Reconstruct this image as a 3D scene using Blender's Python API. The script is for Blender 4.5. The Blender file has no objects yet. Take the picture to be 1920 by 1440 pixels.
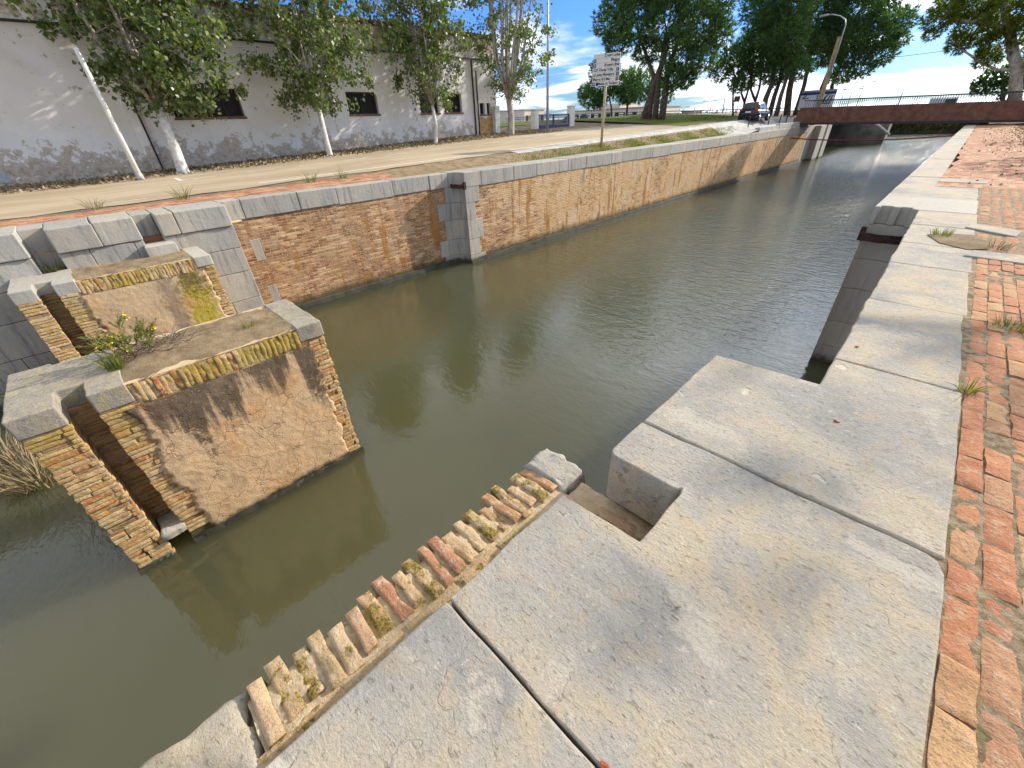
import bpy, bmesh, math, random
from mathutils import Vector, Matrix, noise as mnoise
R_ = math.radians
random.seed(7)
SC = bpy.context.scene
COL = SC.collection

# ------------------------------------------------------------------ camera, sky, sun, exposure
def vn(v): return Vector(v).normalized()
cd = bpy.data.cameras.new('camera'); cam = bpy.data.objects.new('camera', cd); COL.objects.link(cam)
cd.sensor_fit = 'HORIZONTAL'; cd.sensor_width = 36.0; cd.lens = 747/1920*36
cd.clip_start = 0.05; cd.clip_end = 6000
_Y = vn((900, -528, 747)); _Z = -vn((50, 1142, 747))
_Z = vn(_Z - _Y*(_Z.dot(_Y))*0.5); _Y = vn(_Y - _Z*(_Y.dot(_Z))); _X = _Y.cross(_Z)
rows = (_X, _Y, _Z)                                   # world axes seen from the lens (x right, y down, z forward)
rot = Matrix([[r[0], -r[1], -r[2]] for r in rows])
cam.matrix_world = Matrix.Translation((0, 0, 1.6)) @ rot.to_4x4()
SC.camera = cam
SUN_AZ, SUN_EL = 16.0, 25.0                           # azimuth measured from +Y towards +X
sund = bpy.data.lights.new('sun', 'SUN'); sund.energy = 4.8; sund.angle = R_(0.53); sund.color = (1.0, 0.90, 0.76)
sun = bpy.data.objects.new('sun', sund); COL.objects.link(sun)
sdir = Vector((math.sin(R_(SUN_AZ))*math.cos(R_(SUN_EL)), math.cos(R_(SUN_AZ))*math.cos(R_(SUN_EL)), math.sin(R_(SUN_EL))))
sun.rotation_euler = sdir.to_track_quat('Z', 'Y').to_euler()
W = bpy.data.worlds.new('World'); SC.world = W; W.use_nodes = True
wt = W.node_tree; wt.nodes.clear()
SC.view_settings.view_transform = 'Standard'; SC.view_settings.look = 'None'
SC.view_settings.exposure = 0.50; SC.view_settings.gamma = 1.0
SC.view_settings.use_curve_mapping = False

# ------------------------------------------------------------------ node helper
class T:
    def __init__(s, tree): s.t = tree; s.n = tree.nodes; s.l = tree.links
    def nd(s, typ, **kw):
        x = s.n.new(typ)
        for k, v in kw.items(): setattr(x, k, v)
        return x
    def put(s, sock, v):
        if v is None: return
        if isinstance(v, bpy.types.NodeSocket): s.l.new(v, sock)
        else:
            if sock.type == 'RGBA' and not isinstance(v, (int, float)) and len(v) == 3: v = (*v, 1)
            sock.default_value = v
    def obj(s): return s.nd('ShaderNodeNewGeometry').outputs['Position']     # place in the scene, in metres
    def mp(s, v, scale=(1, 1, 1), rot=(0, 0, 0), loc=(0, 0, 0)):
        m = s.nd('ShaderNodeMapping'); s.put(m.inputs[0], v)
        m.inputs['Scale'].default_value = scale; m.inputs['Rotation'].default_value = rot; m.inputs['Location'].default_value = loc
        return m.outputs[0]
    def noise(s, v, sc, det=5, ro=0.6, di=0.0):
        x = s.nd('ShaderNodeTexNoise'); s.put(x.inputs['Vector'], v)
        for k, q in (('Scale', sc), ('Detail', det), ('Roughness', ro), ('Distortion', di)): x.inputs[k].default_value = q
        return x.outputs['Fac']
    def noisec(s, v, sc, det=3):
        x = s.nd('ShaderNodeTexNoise'); s.put(x.inputs['Vector'], v); x.inputs['Scale'].default_value = sc; x.inputs['Detail'].default_value = det
        return x.outputs['Color']
    def vor(s, v, sc, feat='F1', out='Distance'):
        x = s.nd('ShaderNodeTexVoronoi', feature=feat); s.put(x.inputs['Vector'], v); x.inputs['Scale'].default_value = sc
        return x.outputs[out]
    def ramp(s, f, stops, interp='LINEAR'):
        x = s.nd('ShaderNodeValToRGB'); s.put(x.inputs[0], f); cr = x.color_ramp; cr.interpolation = interp
        while len(cr.elements) < len(stops): cr.elements.new(0.5)
        for e, (p, c) in zip(cr.elements, stops):
            e.position = p
            if isinstance(c, (int, float)): c = (c, c, c)
            e.color = (*c[:3], 1)
        return x.outputs[0]
    def mix(s, f, a, b, bl='MIX'):
        x = s.nd('ShaderNodeMix', data_type='RGBA', blend_type=bl)
        s.put(x.inputs[0], f); s.put(x.inputs[6], a); s.put(x.inputs[7], b)
        return x.outputs[2]
    def m(s, op, a, b=0.0, c=None, clamp=False):
        x = s.nd('ShaderNodeMath', operation=op, use_clamp=clamp); s.put(x.inputs[0], a); s.put(x.inputs[1], b)
        if c is not None: s.put(x.inputs[2], c)
        return x.outputs[0]
    def rng(s, v, a, b, c=0.0, d=1.0):
        x = s.nd('ShaderNodeMapRange', interpolation_type='SMOOTHSTEP'); s.put(x.inputs[0], v)
        for i, q in enumerate((a, b, c, d)): x.inputs[i+1].default_value = q
        return x.outputs[0]
    def va(s, a, b, op='ADD'):
        x = s.nd('ShaderNodeVectorMath', operation=op); s.put(x.inputs[0], a); s.put(x.inputs[1], b)
        return x.outputs[0]
    def vs(s, a, k):
        x = s.nd('ShaderNodeVectorMath', operation='SCALE'); s.put(x.inputs[0], a); x.inputs['Scale'].default_value = k
        return x.outputs[0]
    def sep(s, v):
        x = s.nd('ShaderNodeSeparateXYZ'); s.put(x.inputs[0], v); return x.outputs
    def comb(s, x_, y_, z_):
        x = s.nd('ShaderNodeCombineXYZ')
        for i, q in enumerate((x_, y_, z_)): s.put(x.inputs[i], q)
        return x.outputs[0]
    def bump(s, h, st=0.5, dist=0.02, nrm=None):
        x = s.nd('ShaderNodeBump'); s.put(x.inputs['Height'], h); s.put(x.inputs['Strength'], st); x.inputs['Distance'].default_value = dist
        if nrm is not None: s.put(x.inputs['Normal'], nrm)
        return x.outputs[0]
    def orand(s): return s.nd('ShaderNodeObjectInfo').outputs['Random']
    def island(s): return s.nd('ShaderNodeNewGeometry').outputs['Random Per Island']
    def brick(s, v, w, h, mo, c1, c2, cm, off=0.5, bias=0.0, smooth=0.2):
        x = s.nd('ShaderNodeTexBrick'); s.put(x.inputs['Vector'], v); x.offset = off
        for k, q in (('Color1', c1), ('Color2', c2), ('Mortar', cm)): s.put(x.inputs[k], q)
        for k, q in (('Scale', 1.0), ('Mortar Size', mo), ('Mortar Smooth', smooth), ('Bias', bias), ('Brick Width', w), ('Row Height', h)): x.inputs[k].default_value = q
        return x.outputs

MATS = {}
def mat(name):
    def deco(fn):
        m = bpy.data.materials.new(name); m.use_nodes = True
        t = T(m.node_tree); p = t.n['Principled BSDF']
        fn(t, p); MATS[name] = m
        return m
    return deco
def setp(t, p, col=None, rough=0.8, nrm=None, spec=0.3, metal=0.0):
    t.put(p.inputs['Base Color'], col); t.put(p.inputs['Roughness'], rough); p.inputs['Specular IOR Level'].default_value = spec
    p.inputs['Metallic'].default_value = metal
    if nrm is not None: t.put(p.inputs['Normal'], nrm)
def flat(name, col, rough=0.6, metal=0.0, nz=0.15, sc=8.0, spec=0.3):
    @mat(name)
    def _(t, p):
        o = t.obj(); n = t.noise(o, sc, 6)
        c = t.mix(t.rng(n, .3, .7), tuple(x*(1-nz) for x in col), tuple(min(1, x*(1+nz)) for x in col))
        setp(t, p, c, rough, t.bump(t.noise(o, sc*6, 4), .12, .01), spec, metal)

# sky: Nishita air with a broken cloud deck, laid out by direction
def make_sky():
    t = T(wt)
    sky = t.nd('ShaderNodeTexSky', sky_type='NISHITA'); sky.sun_disc = False
    sky.sun_elevation = R_(SUN_EL); sky.sun_rotation = R_(SUN_AZ); sky.air_density = 1.0; sky.dust_density = 0.6; sky.ozone_density = 2.0
    g = t.nd('ShaderNodeTexCoord').outputs['Generated']
    x, y, z = t.sep(g)
    zz = t.m('ADD', t.m('MAXIMUM', z, 0.0), 0.10)
    pv = t.comb(t.m('DIVIDE', x, zz), t.m('DIVIDE', y, zz), 0.0)
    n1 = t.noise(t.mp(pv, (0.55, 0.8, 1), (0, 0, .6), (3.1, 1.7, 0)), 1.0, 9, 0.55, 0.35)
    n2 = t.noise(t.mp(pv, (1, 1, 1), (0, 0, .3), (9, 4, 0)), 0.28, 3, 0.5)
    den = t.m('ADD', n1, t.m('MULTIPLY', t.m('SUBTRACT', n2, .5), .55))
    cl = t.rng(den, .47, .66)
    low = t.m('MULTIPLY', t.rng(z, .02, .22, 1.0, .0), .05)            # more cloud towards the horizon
    cl = t.rng(t.m('ADD', t.m('ADD', den, low), t.m('MULTIPLY', t.rng(z, .20, .46), .20)), .475, .60)     # broken low down; closed overhead out of view, added for neutral fill light
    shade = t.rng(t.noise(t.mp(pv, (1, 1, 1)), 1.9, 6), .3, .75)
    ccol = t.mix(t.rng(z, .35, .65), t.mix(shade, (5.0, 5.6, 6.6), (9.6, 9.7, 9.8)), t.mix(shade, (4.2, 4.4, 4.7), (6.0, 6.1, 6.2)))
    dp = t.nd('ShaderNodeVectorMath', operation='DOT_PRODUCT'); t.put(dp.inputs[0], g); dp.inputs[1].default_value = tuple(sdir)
    glow = t.rng(dp.outputs['Value'], .60, 1.0, 1.0, 2.4)  # clouds brightened around the sun, added for glare on the water
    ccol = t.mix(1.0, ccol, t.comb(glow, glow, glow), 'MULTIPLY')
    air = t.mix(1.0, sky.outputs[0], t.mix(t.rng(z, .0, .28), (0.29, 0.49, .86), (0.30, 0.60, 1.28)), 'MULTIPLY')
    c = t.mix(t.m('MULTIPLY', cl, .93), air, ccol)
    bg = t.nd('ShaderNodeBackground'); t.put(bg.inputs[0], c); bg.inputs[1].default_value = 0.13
    out = t.nd('ShaderNodeOutputWorld'); t.l.new(bg.outputs[0], out.inputs[0])
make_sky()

# ------------------------------------------------------------------ materials
@mat('pale_stone')
def _(t, p):
    o0 = t.obj(); r = t.orand(); o = t.va(o0, t.comb(t.m('MULTIPLY', r, 37.0), t.m('MULTIPLY', r, 11.0), 0.0))
    big = t.noise(o, 1.1, 5, .6, .5); mid = t.noise(o, 7, 7, .7); fine = t.noise(o, 60, 5, .75); grit = t.noise(o, 24, 6, .8)
    c = t.ramp(big, [(.34, (.255, .255, .245)), (.46, (.39, .365, .315)), (.55, (.495, .42, .305)), (.64, (.32, .31, .285))])
    c = t.mix(t.m('MULTIPLY', t.rng(r, .0, 1.0), .35), c, (.43, .41, .365))
    c = t.mix(t.m('MULTIPLY', t.rng(mid, .50, .66), .42), c, (.50, .38, .23))
    c = t.mix(t.m('MULTIPLY', t.rng(t.noise(o, 3.1, 6, .65), .52, .66), .6), c, (.37, .365, .345))
    c = t.mix(t.m('MULTIPLY', t.rng(t.noise(o, 2.0, 6, .65, .5), .58, .64), .55), c, (.55, .50, .41))
    c = t.mix(t.m('MULTIPLY', t.rng(fine, .52, .66), .6), c, (.27, .23, .17))
    c = t.mix(t.m('MULTIPLY', t.rng(grit, .56, .66), .6), c, (.60, .56, .48))
    c = t.mix(t.m('MULTIPLY', t.rng(t.noise(o, 15, 6, .75), .60, .68), .5), c, (.22, .18, .13))
    chip = t.m('MULTIPLY', t.rng(t.vor(t.va(o, t.vs(t.noisec(o, 9, 3), .25)), 2.6), .16, .12), t.rng(t.noise(o, 3.3, 2), .52, .58))
    c = t.mix(t.m('MULTIPLY', chip, .6), c, (.62, .58, .50))
    crack = t.m('MULTIPLY', t.rng(t.vor(t.va(o, t.vs(t.noisec(o, 4, 5), .6)), 1.1, 'DISTANCE_TO_EDGE'), .008, .002), t.rng(t.noise(o, 2.4, 2), .50, .56))
    c = t.mix(t.m('MULTIPLY', crack, .25), c, (.22, .19, .15))
    st = t.noise(t.mp(o0, (14, 38, 20), (0, 0, R_(-28))), 2.2, 5, .8)       # tool strokes
    pit = t.rng(t.noise(t.mp(o, (7, 17, 8), (0, 0, R_(-20))), 2.8, 5, .65), .60, .68)
    c = t.mix(t.m('MULTIPLY', pit, .4), c, (.26, .20, .14))
    h = t.m('SUBTRACT', t.m('ADD', t.m('MULTIPLY', st, .8), t.m('MULTIPLY', fine, .9)), t.m('ADD', t.m('MULTIPLY', pit, .9), t.m('ADD', t.m('MULTIPLY', crack, .25), chip)))
    b = t.bump(mid, .5, .03); b = t.bump(grit, .5, .015, b); b = t.bump(h, .8, .012, b)
    setp(t, p, c, .9, b, .15)

def grey_stone(name, base, drip=.6, warm=(.42, .38, .30)):
    @mat(name)
    def _(t, p):
        o = t.obj()
        big = t.noise(o, 1.1, 5, .6); mid = t.noise(o, 9, 6, .65); fine = t.noise(o, 45, 4, .7)
        c = t.mix(t.rng(big, .35, .65), base, warm)
        c = t.mix(t.m('MULTIPLY', t.orand(), .5), c, tuple(x*.68 for x in base))
        streak = t.noise(t.mp(o, (9, 9, .9)), 1.0, 6, .65)
        c = t.mix(t.m('MULTIPLY', t.rng(streak, .50, .68), drip), c, (.14, .14, .145))
        c = t.mix(t.m('MULTIPLY', t.rng(t.noise(t.mp(o, (13, 13, 1.3), loc=(4, 2, 1)), 1.0, 5, .6), .58, .72), drip*.6), c, (.62, .60, .55))
        c = t.mix(t.m('MULTIPLY', t.rng(fine, .55, .75), .35), c, (.16, .14, .12))
        zz = t.sep(o)[2]
        c = t.mix(t.m('MULTIPLY', t.rng(t.m('ADD', zz, t.m('MULTIPLY', mid, .3)), -3.0, -3.25), .9), c, (.035, .035, .02))
        b = t.bump(mid, .5, .03); b = t.bump(fine, .5, .01, b)
        setp(t, p, c, .85, b, .25)
grey_stone('grey_stone', (.36, .35, .32), .6, (.43, .39, .31))
grey_stone('warm_stone', (.43, .41, .36), .25)
@mat('lichen_stone')
def _(t, p):
    o = t.obj(); mid = t.noise(o, 7, 7, .7); fine = t.noise(o, 45, 5, .75); big = t.noise(o, 1.7, 5, .6)
    c = t.mix(t.rng(mid, .35, .65), (.25, .235, .20), (.36, .32, .25))
    nz = t.sep(t.nd('ShaderNodeNewGeometry').outputs['Normal'])[2]
    c = t.mix(t.m('MULTIPLY', t.rng(t.m('ADD', t.noise(o, 9, 7, .75), t.m('MULTIPLY', t.m('SUBTRACT', big, .5), .6)), .50, .60), .7), c, (.42, .35, .18))
    c = t.mix(t.m('MULTIPLY', t.rng(fine, .52, .68), .7), c, (.14, .12, .10))
    c = t.mix(t.m('MULTIPLY', t.rng(t.vor(o, 24), .16, .08), .6), c, (.56, .53, .46))
    c = t.mix(t.m('MULTIPLY', t.rng(big, .5, .65), .5), c, (.22, .21, .20))
    setp(t, p, c, .9, t.bump(fine, .9, .015, t.bump(mid, .7, .03)), .2)

@mat('old_brick')              # single bricks modelled one by one
def _(t, p):
    o = t.obj(); r = t.island()
    c = t.ramp(r, [(0, (.40, .11, .04)), (.2, (.50, .17, .06)), (.4, (.56, .21, .075)), (.58, (.46, .14, .05)), (.72, (.54, .30, .12)), (.84, (.40, .17, .09)), (1, (.60, .37, .16))])
    n = t.noise(o, 16, 6, .7); f = t.noise(o, 70, 4, .7)
    c = t.mix(t.m('MULTIPLY', t.rng(n, .50, .64), .7), c, (.52, .36, .22))
    c = t.mix(t.m('MULTIPLY', t.rng(f, .52, .66), .7), c, (.16, .07, .04))
    c = t.mix(.36, c, (.36, .25, .17))
    c = t.mix(t.m('MULTIPLY', t.rng(t.noise(o, 2.3, 4), .55, .7), .35), c, (.30, .20, .12))
    b = t.bump(n, .7, .03); b = t.bump(f, .8, .012, b)
    setp(t, p, c, .9, b, .2)

@mat('lichen_brick')           # pier bricks: buff and red, crusted with yellow and grey lichen
def _(t, p):
    o = t.obj(); r = t.island(); x, y, z = t.sep(o)
    c = t.ramp(r, [(0, (.42, .15, .055)), (.12, (.50, .29, .11)), (.34, (.56, .38, .16)), (.52, (.46, .19, .07)), (.62, (.58, .43, .24)), (.8, (.42, .28, .14)), (1, (.60, .45, .25))])
    n = t.noise(o, 14, 6, .7); f = t.noise(o, 60, 4, .7); big = t.noise(o, 1.8, 5, .6)
    c = t.mix(t.m('MULTIPLY', t.rng(n, .45, .62), .75), c, (.60, .47, .28))
    hi = t.rng(z, -2.0, -.8)
    ly = t.m('MULTIPLY', t.rng(t.m('ADD', t.m('ADD', t.noise(o, 1.1, 4), t.m('MULTIPLY', n, .45)), t.m('MULTIPLY', f, .2)), .70, .86), t.m('ADD', t.m('MULTIPLY', hi, .85), .05))
    c = t.mix(ly, c, (.40, .29, .06))
    c = t.mix(t.m('MULTIPLY', t.rng(t.noise(o, 5, 6, .7), .56, .68), t.m('ADD', t.m('MULTIPLY', hi, .7), .1)), c, (.09, .075, .055))
    c = t.mix(t.m('MULTIPLY', t.rng(f, .56, .72), .5), c, (.16, .09, .05))
    b = t.bump(n, .8, .03); b = t.bump(f, .7, .012, b)
    setp(t, p, c, .92, b, .15)

@mat('ledge_brick')           # ledge bricks: red, plum and buff, mossy in ochre and olive
def _(t, p):
    o = t.obj(); r = t.island()
    c = t.ramp(r, [(0, (.38, .17, .10)), (.18, (.52, .37, .21)), (.36, (.34, .25, .13)), (.5, (.44, .22, .12)), (.62, (.56, .43, .27)), (.8, (.44, .34, .17)), (1, (.50, .32, .19))])
    n = t.noise(o, 14, 6, .7); f = t.noise(o, 70, 4, .7)
    c = t.mix(t.m('MULTIPLY', t.rng(n, .50, .64), .85), c, (.56, .43, .29))
    mo = t.rng(t.m('ADD', t.noise(o, 8, 6, .7), t.m('MULTIPLY', t.m('SUBTRACT', t.m('FRACT', t.m('MULTIPLY', r, 7.3)), .5), .28)), .57, .65)
    c = t.mix(t.m('MULTIPLY', mo, .9), c, t.mix(t.rng(f, .4, .6), (.10, .065, .012), (.30, .235, .045)))
    c = t.mix(t.m('MULTIPLY', t.rng(f, .56, .72), .55), c, (.11, .06, .035))
    b = t.bump(n, .8, .03); b = t.bump(f, .8, .012, b)
    setp(t, p, c, .92, b, .15)

@mat('lime_mortar')
def _(t, p):
    o = t.obj(); n = t.noise(o, 9, 6, .7); f = t.noise(o, 60, 5, .7)
    c = t.mix(t.rng(n, .3, .7), (.44, .33, .20), (.56, .45, .31))
    c = t.mix(t.m('MULTIPLY', t.rng(t.noise(o, 4, 6), .55, .7), .55), c, (.20, .15, .08))
    c = t.mix(t.m('MULTIPLY', t.rng(t.noise(o, 2.2, 5), .58, .7), .6), c, (.36, .28, .05))
    setp(t, p, c, .95, t.bump(f, .8, .015, t.bump(n, .6, .03)), .15)

@mat('paving_joint')
def _(t, p):
    o = t.obj(); n = t.noise(o, 20, 6, .7); f = t.noise(o, 110, 4, .7)
    c = t.mix(t.rng(n, .35, .65), (.42, .33, .22), (.20, .14, .08))
    c = t.mix(t.m('MULTIPLY', t.rng(t.noise(o, 6, 5), .55, .66), .7), c, (.12, .12, .03))
    setp(t, p, c, .95, t.bump(f, 1, .02), .15)

def brick_wall(name, c1, c2, cm, wash=.5, rust=.5, w=.30, h=.068):
    @mat(name)
    def _(t, p):
        o = t.obj(); x, y, z = t.sep(o)
        v = t.comb(t.m('ADD', x, y), z, 0.0)
        wob = t.vs(t.va(t.noisec(t.mp(v, (1.2, 3, 1)), 1.4, 3), (-.5, -.5, -.5)), .05)
        wob2 = t.vs(t.va(t.noisec(v, 11, 3), (-.5, -.5, -.5)), .022)
        v2 = t.va(t.va(v, wob), wob2)
        b = t.brick(v2, w, h, .011, (0, 0, 0), (1, 1, 1), (.5, .5, .5), smooth=.5)
        fac = b[1]
        big = t.noise(v, .55, 5, .6); mid = t.noise(v, 3.0, 6, .65); f = t.noise(o, 40, 5, .7)
        tone = t.m('ADD', t.m('ADD', t.m('MULTIPLY', t.sep(b[0])[0], .55), t.m('MULTIPLY', t.noise(t.mp(v, (1.3, 13, 1)), 1, 4, .65), .85)), t.m('SUBTRACT', t.m('MULTIPLY', t.m('SUBTRACT', t.noise(v, .35, 4, .6), .5), 1.5), t.rng(y, 9, 19, .36, .08)))
        c = t.ramp(tone, [(.18, tuple(q*.6 for q in c1)), (.38, c1), (.58, c2), (.8, tuple(q*1.3 for q in c2))])
        c = t.mix(t.m('MULTIPLY', fac, .85), c, cm)
        c = t.mix(t.m('MULTIPLY', t.m('MULTIPLY', t.rng(t.m('ADD', mid, t.m('MULTIPLY', big, .6)), .64, .90), wash), t.rng(y, 8, 20, .38, 1.0)), c, t.mix(t.rng(t.noise(v, .9, 5), .4, .6), (.66, .52, .34), (.62, .42, .20)))
        vert = t.noise(t.mp(v, (2.6, .30, 1)), 1.0, 6, .6, .3)
        c = t.mix(t.m('MULTIPLY', t.rng(t.m('ADD', vert, t.m('MULTIPLY', t.m('SUBTRACT', mid, .5), .35)), .565, .64), rust), c, (.38, .18, .045))
        blob = t.rng(t.m('ADD', t.noise(t.mp(v, (1.4, .8, 1), loc=(2, 9, 0)), 1.0, 5, .6), 0.0), .60, .66)
        c = t.mix(t.m('MULTIPLY', blob, .6), c, (.30, .13, .04))
        vert2 = t.noise(t.mp(v, (2.0, .4, 1), loc=(7, 3, 0)), 1.0, 7, .65, .3)
        top = t.rng(z, -2.9, -.6, .25, 1.0)
        c = t.mix(t.m('MULTIPLY', t.m('MULTIPLY', t.rng(t.m('ADD', vert2, t.m('MULTIPLY', t.m('SUBTRACT', big, .5), .5)), .58, .72), top), .7), c, (.12, .095, .065))
        holes = t.rng(t.noise(t.mp(v, (3.5, 9, 1)), 1.0, 4, .6), .66, .70)
        c = t.mix(t.m('MULTIPLY', holes, .7), c, (.09, .05, .03))
        c = t.mix(t.m('MULTIPLY', t.rng(f, .55, .74), .3), c, (.20, .12, .07))
        wet = t.rng(t.m('ADD', z, t.m('MULTIPLY', mid, .35)), -2.72, -3.1)
        c = t.mix(t.m('MULTIPLY', wet, .88), c, (.07, .06, .025))
        hh = t.m('SUBTRACT', t.m('ADD', t.m('MULTIPLY', fac, -1.0), t.m('MULTIPLY', mid, 1.2)), holes)
        n = t.bump(hh, 1.0, .04); n = t.bump(f, .6, .012, n)
        setp(t, p, c, .92, n, .15)
brick_wall('canal_brick', (.34, .14, .065), (.54, .34, .18), (.62, .49, .31), .85, .8, .30, .074)
brick_wall('buff_brick', (.36, .22, .11), (.50, .35, .20), (.52, .40, .25), .5, .4)

@mat('plaster_panel')
def _(t, p):
    o = t.obj(); x, y, z = t.sep(o)
    big = t.noise(o, 1.5, 6, .6); mid = t.noise(o, 6, 7, .7); f = t.noise(o, 50, 5, .7)
    c = t.ramp(big, [(.3, (.52, .35, .20)), (.5, (.61, .43, .26)), (.7, (.58, .32, .14))])
    c = t.mix(t.m('MULTIPLY', t.rng(mid, .5, .7), .5), c, (.58, .45, .29))
    fing = t.noise(t.comb(t.m('MULTIPLY', y, 3.4), 0.0, t.m('MULTIPLY', z, .22)), 1.0, 4, .6)
    dep = t.m('SUBTRACT', -1.05, z)
    ln = t.m('MULTIPLY', t.m('SUBTRACT', fing, .40), 4.4)
    top = t.rng(t.m('ADD', t.m('SUBTRACT', dep, ln), t.m('MULTIPLY', t.m('SUBTRACT', mid, .5), .8)), .28, -.18)
    blot = t.rng(t.m('ADD', t.noise(o, 8, 7, .75), t.m('MULTIPLY', t.rng(dep, 1.0, .0), .22)), .38, .56)
    c = t.mix(t.m('MULTIPLY', t.m('MULTIPLY', top, blot), .88), c, (.070, .055, .040))
    spots = t.rng(t.vor(o, 17), .17, .07)
    c = t.mix(t.m('MULTIPLY', t.m('MULTIPLY', spots, top), .8), c, (.40, .37, .28))
    grey = t.rng(t.noise(o, 2.2, 6), .54, .68)
    c = t.mix(t.m('MULTIPLY', grey, .28), c, (.28, .21, .14))
    crack = t.rng(t.vor(t.va(o, t.vs(t.noisec(o, 3, 4), .5)), 2.1, 'DISTANCE_TO_EDGE'), .014, .004)
    c = t.mix(t.m('MULTIPLY', crack, .35), c, (.22, .15, .09))
    c = t.mix(t.m('MULTIPLY', t.rng(t.noise(o, 3.4, 7, .7), .54, .66), .45), c, (.30, .22, .14))
    c = t.mix(t.m('MULTIPLY', t.rng(f, .54, .68), .4), c, (.30, .21, .13))
    wet = t.rng(t.m('ADD', z, t.m('MULTIPLY', mid, .2)), -3.12, -3.25)
    c = t.mix(wet, c, (.05, .045, .025))
    h = t.m('SUBTRACT', t.m('ADD', mid, t.m('MULTIPLY', f, .4)), t.m('MULTIPLY', crack, .6))
    setp(t, p, c, .92, t.bump(h, .8, .03), .15)

@mat('lichen_plaster')
def _(t, p):
    o = t.obj(); x, y, z = t.sep(o)
    big = t.noise(o, 1.5, 6, .6); mid = t.noise(o, 6, 7, .7); f = t.noise(o, 50, 5, .7)
    c = t.mix(t.rng(big, .35, .65), (.48, .34, .20), (.58, .43, .26))
    c = t.mix(t.m('MULTIPLY', t.rng(mid, .52, .7), .5), c, (.40, .32, .24))
    cen = t.m('ADD', t.m('MULTIPLY', t.m('ADD', z, .9), .05), 1.22)
    band = t.rng(t.m('ADD', t.m('ABSOLUTE', t.m('SUBTRACT', y, cen)), t.m('MULTIPLY', t.m('SUBTRACT', mid, .5), 1.3)), .42, .16)
    c = t.mix(t.m('MULTIPLY', band, .92), c, t.mix(t.rng(t.m('ADD', t.noise(o, 16, 6, .75), t.rng(z, -1.0, -2.0, -.12, .08)), .42, .58), (.14, .11, .03), (.44, .33, .03)))
    c = t.mix(t.m('MULTIPLY', t.rng(t.noise(o, 2.4, 6, .65), .52, .66), .6), c, (.55, .30, .13))
    side = t.rng(t.m('ADD', t.m('ABSOLUTE', t.m('SUBTRACT', y, t.m('SUBTRACT', cen, .5))), t.m('MULTIPLY', t.m('SUBTRACT', mid, .5), .7)), .22, .08)
    c = t.mix(t.m('MULTIPLY', side, .55), c, (.16, .13, .10))
    h = t.m('ADD', mid, t.m('MULTIPLY', f, .5))
    setp(t, p, c, .92, t.bump(h, .8, .03), .15)

@mat('dry_soil')
def _(t, p):
    o = t.obj(); n = t.noise(o, 3, 7, .65); f = t.noise(o, 45, 6, .75)
    c = t.mix(t.rng(n, .3, .7), (.20, .145, .085), (.36, .275, .17))
    c = t.mix(t.m('MULTIPLY', t.rng(f, .5, .7), .6), c, (.10, .07, .04))
    c = t.mix(t.m('MULTIPLY', t.rng(t.noise(o, 70, 3), .62, .7), .6), c, (.50, .42, .30))
    setp(t, p, c, .95, t.bump(f, 1, .03), .1)

@mat('leafy_earth')
def _(t, p):
    o = t.obj(); n = t.noise(o, .8, 6, .65); f = t.noise(o, 14, 6, .75)
    c = t.mix(t.rng(n, .3, .7), (.13, .07, .045), (.26, .14, .085))
    c = t.mix(t.m('MULTIPLY', t.rng(f, .5, .68), .7), c, (.42, .27, .15))
    c = t.mix(t.m('MULTIPLY', t.rng(t.noise(o, 24, 5), .55, .66), .6), c, (.06, .04, .025))
    setp(t, p, c, .95, t.bump(f, 1, .08), .1)

@mat('far_paving')
def _(t, p):
    o = t.obj(); x, y, z = t.sep(o)
    v = t.comb(y, x, 0.0)
    v2 = t.va(v, t.vs(t.va(t.noisec(v, 6, 3), (-.5, -.5, -.5)), .05))
    b = t.brick(v2, .29, .135, .012, (0, 0, 0), (1, 1, 1), (.5, .5, .5))
    tone = t.m('ADD', t.m('MULTIPLY', t.sep(b[0])[0], .6), t.m('MULTIPLY', t.noise(v, 5, 4), .5))
    c = t.ramp(tone, [(.2, (.22, .075, .045)), (.5, (.40, .15, .075)), (.8, (.50, .30, .17))])
    c = t.mix(b[1], c, (.33, .26, .18))
    c = t.mix(t.m('MULTIPLY', t.rng(t.noise(o, .9, 6), .5, .66), .7), c, (.33, .20, .12))
    c = t.mix(t.m('MULTIPLY', t.rng(t.noise(o, 18, 5), .56, .7), .5), c, (.12, .06, .04))
    setp(t, p, c, .9, t.bump(t.m('ADD', t.m('MULTIPLY', b[1], -1), t.noise(o, 20, 4)), .8, .03), .2)

@mat('dusty_asphalt')
def _(t, p):
    o = t.obj(); n = t.noise(t.mp(o, (1, .25, 1)), .7, 6, .65); f = t.noise(o, 30, 6, .75)
    c = t.mix(t.rng(n, .35, .65), (.36, .285, .19), (.47, .385, .265))
    c = t.mix(t.m('MULTIPLY', t.rng(f, .5, .7), .35), c, (.24, .19, .13))
    c = t.mix(t.m('MULTIPLY', t.rng(t.noise(t.mp(o, (3, .3, 1)), .6, 6, .6), .58, .68), .5), c, (.30, .25, .19))
    y = t.sep(o)[1]
    c = t.mix(t.m('MULTIPLY', t.rng(y, 30, 48), .65), c, (.15, .15, .155))
    setp(t, p, c, .9, t.bump(f, .5, .02), .2)

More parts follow.
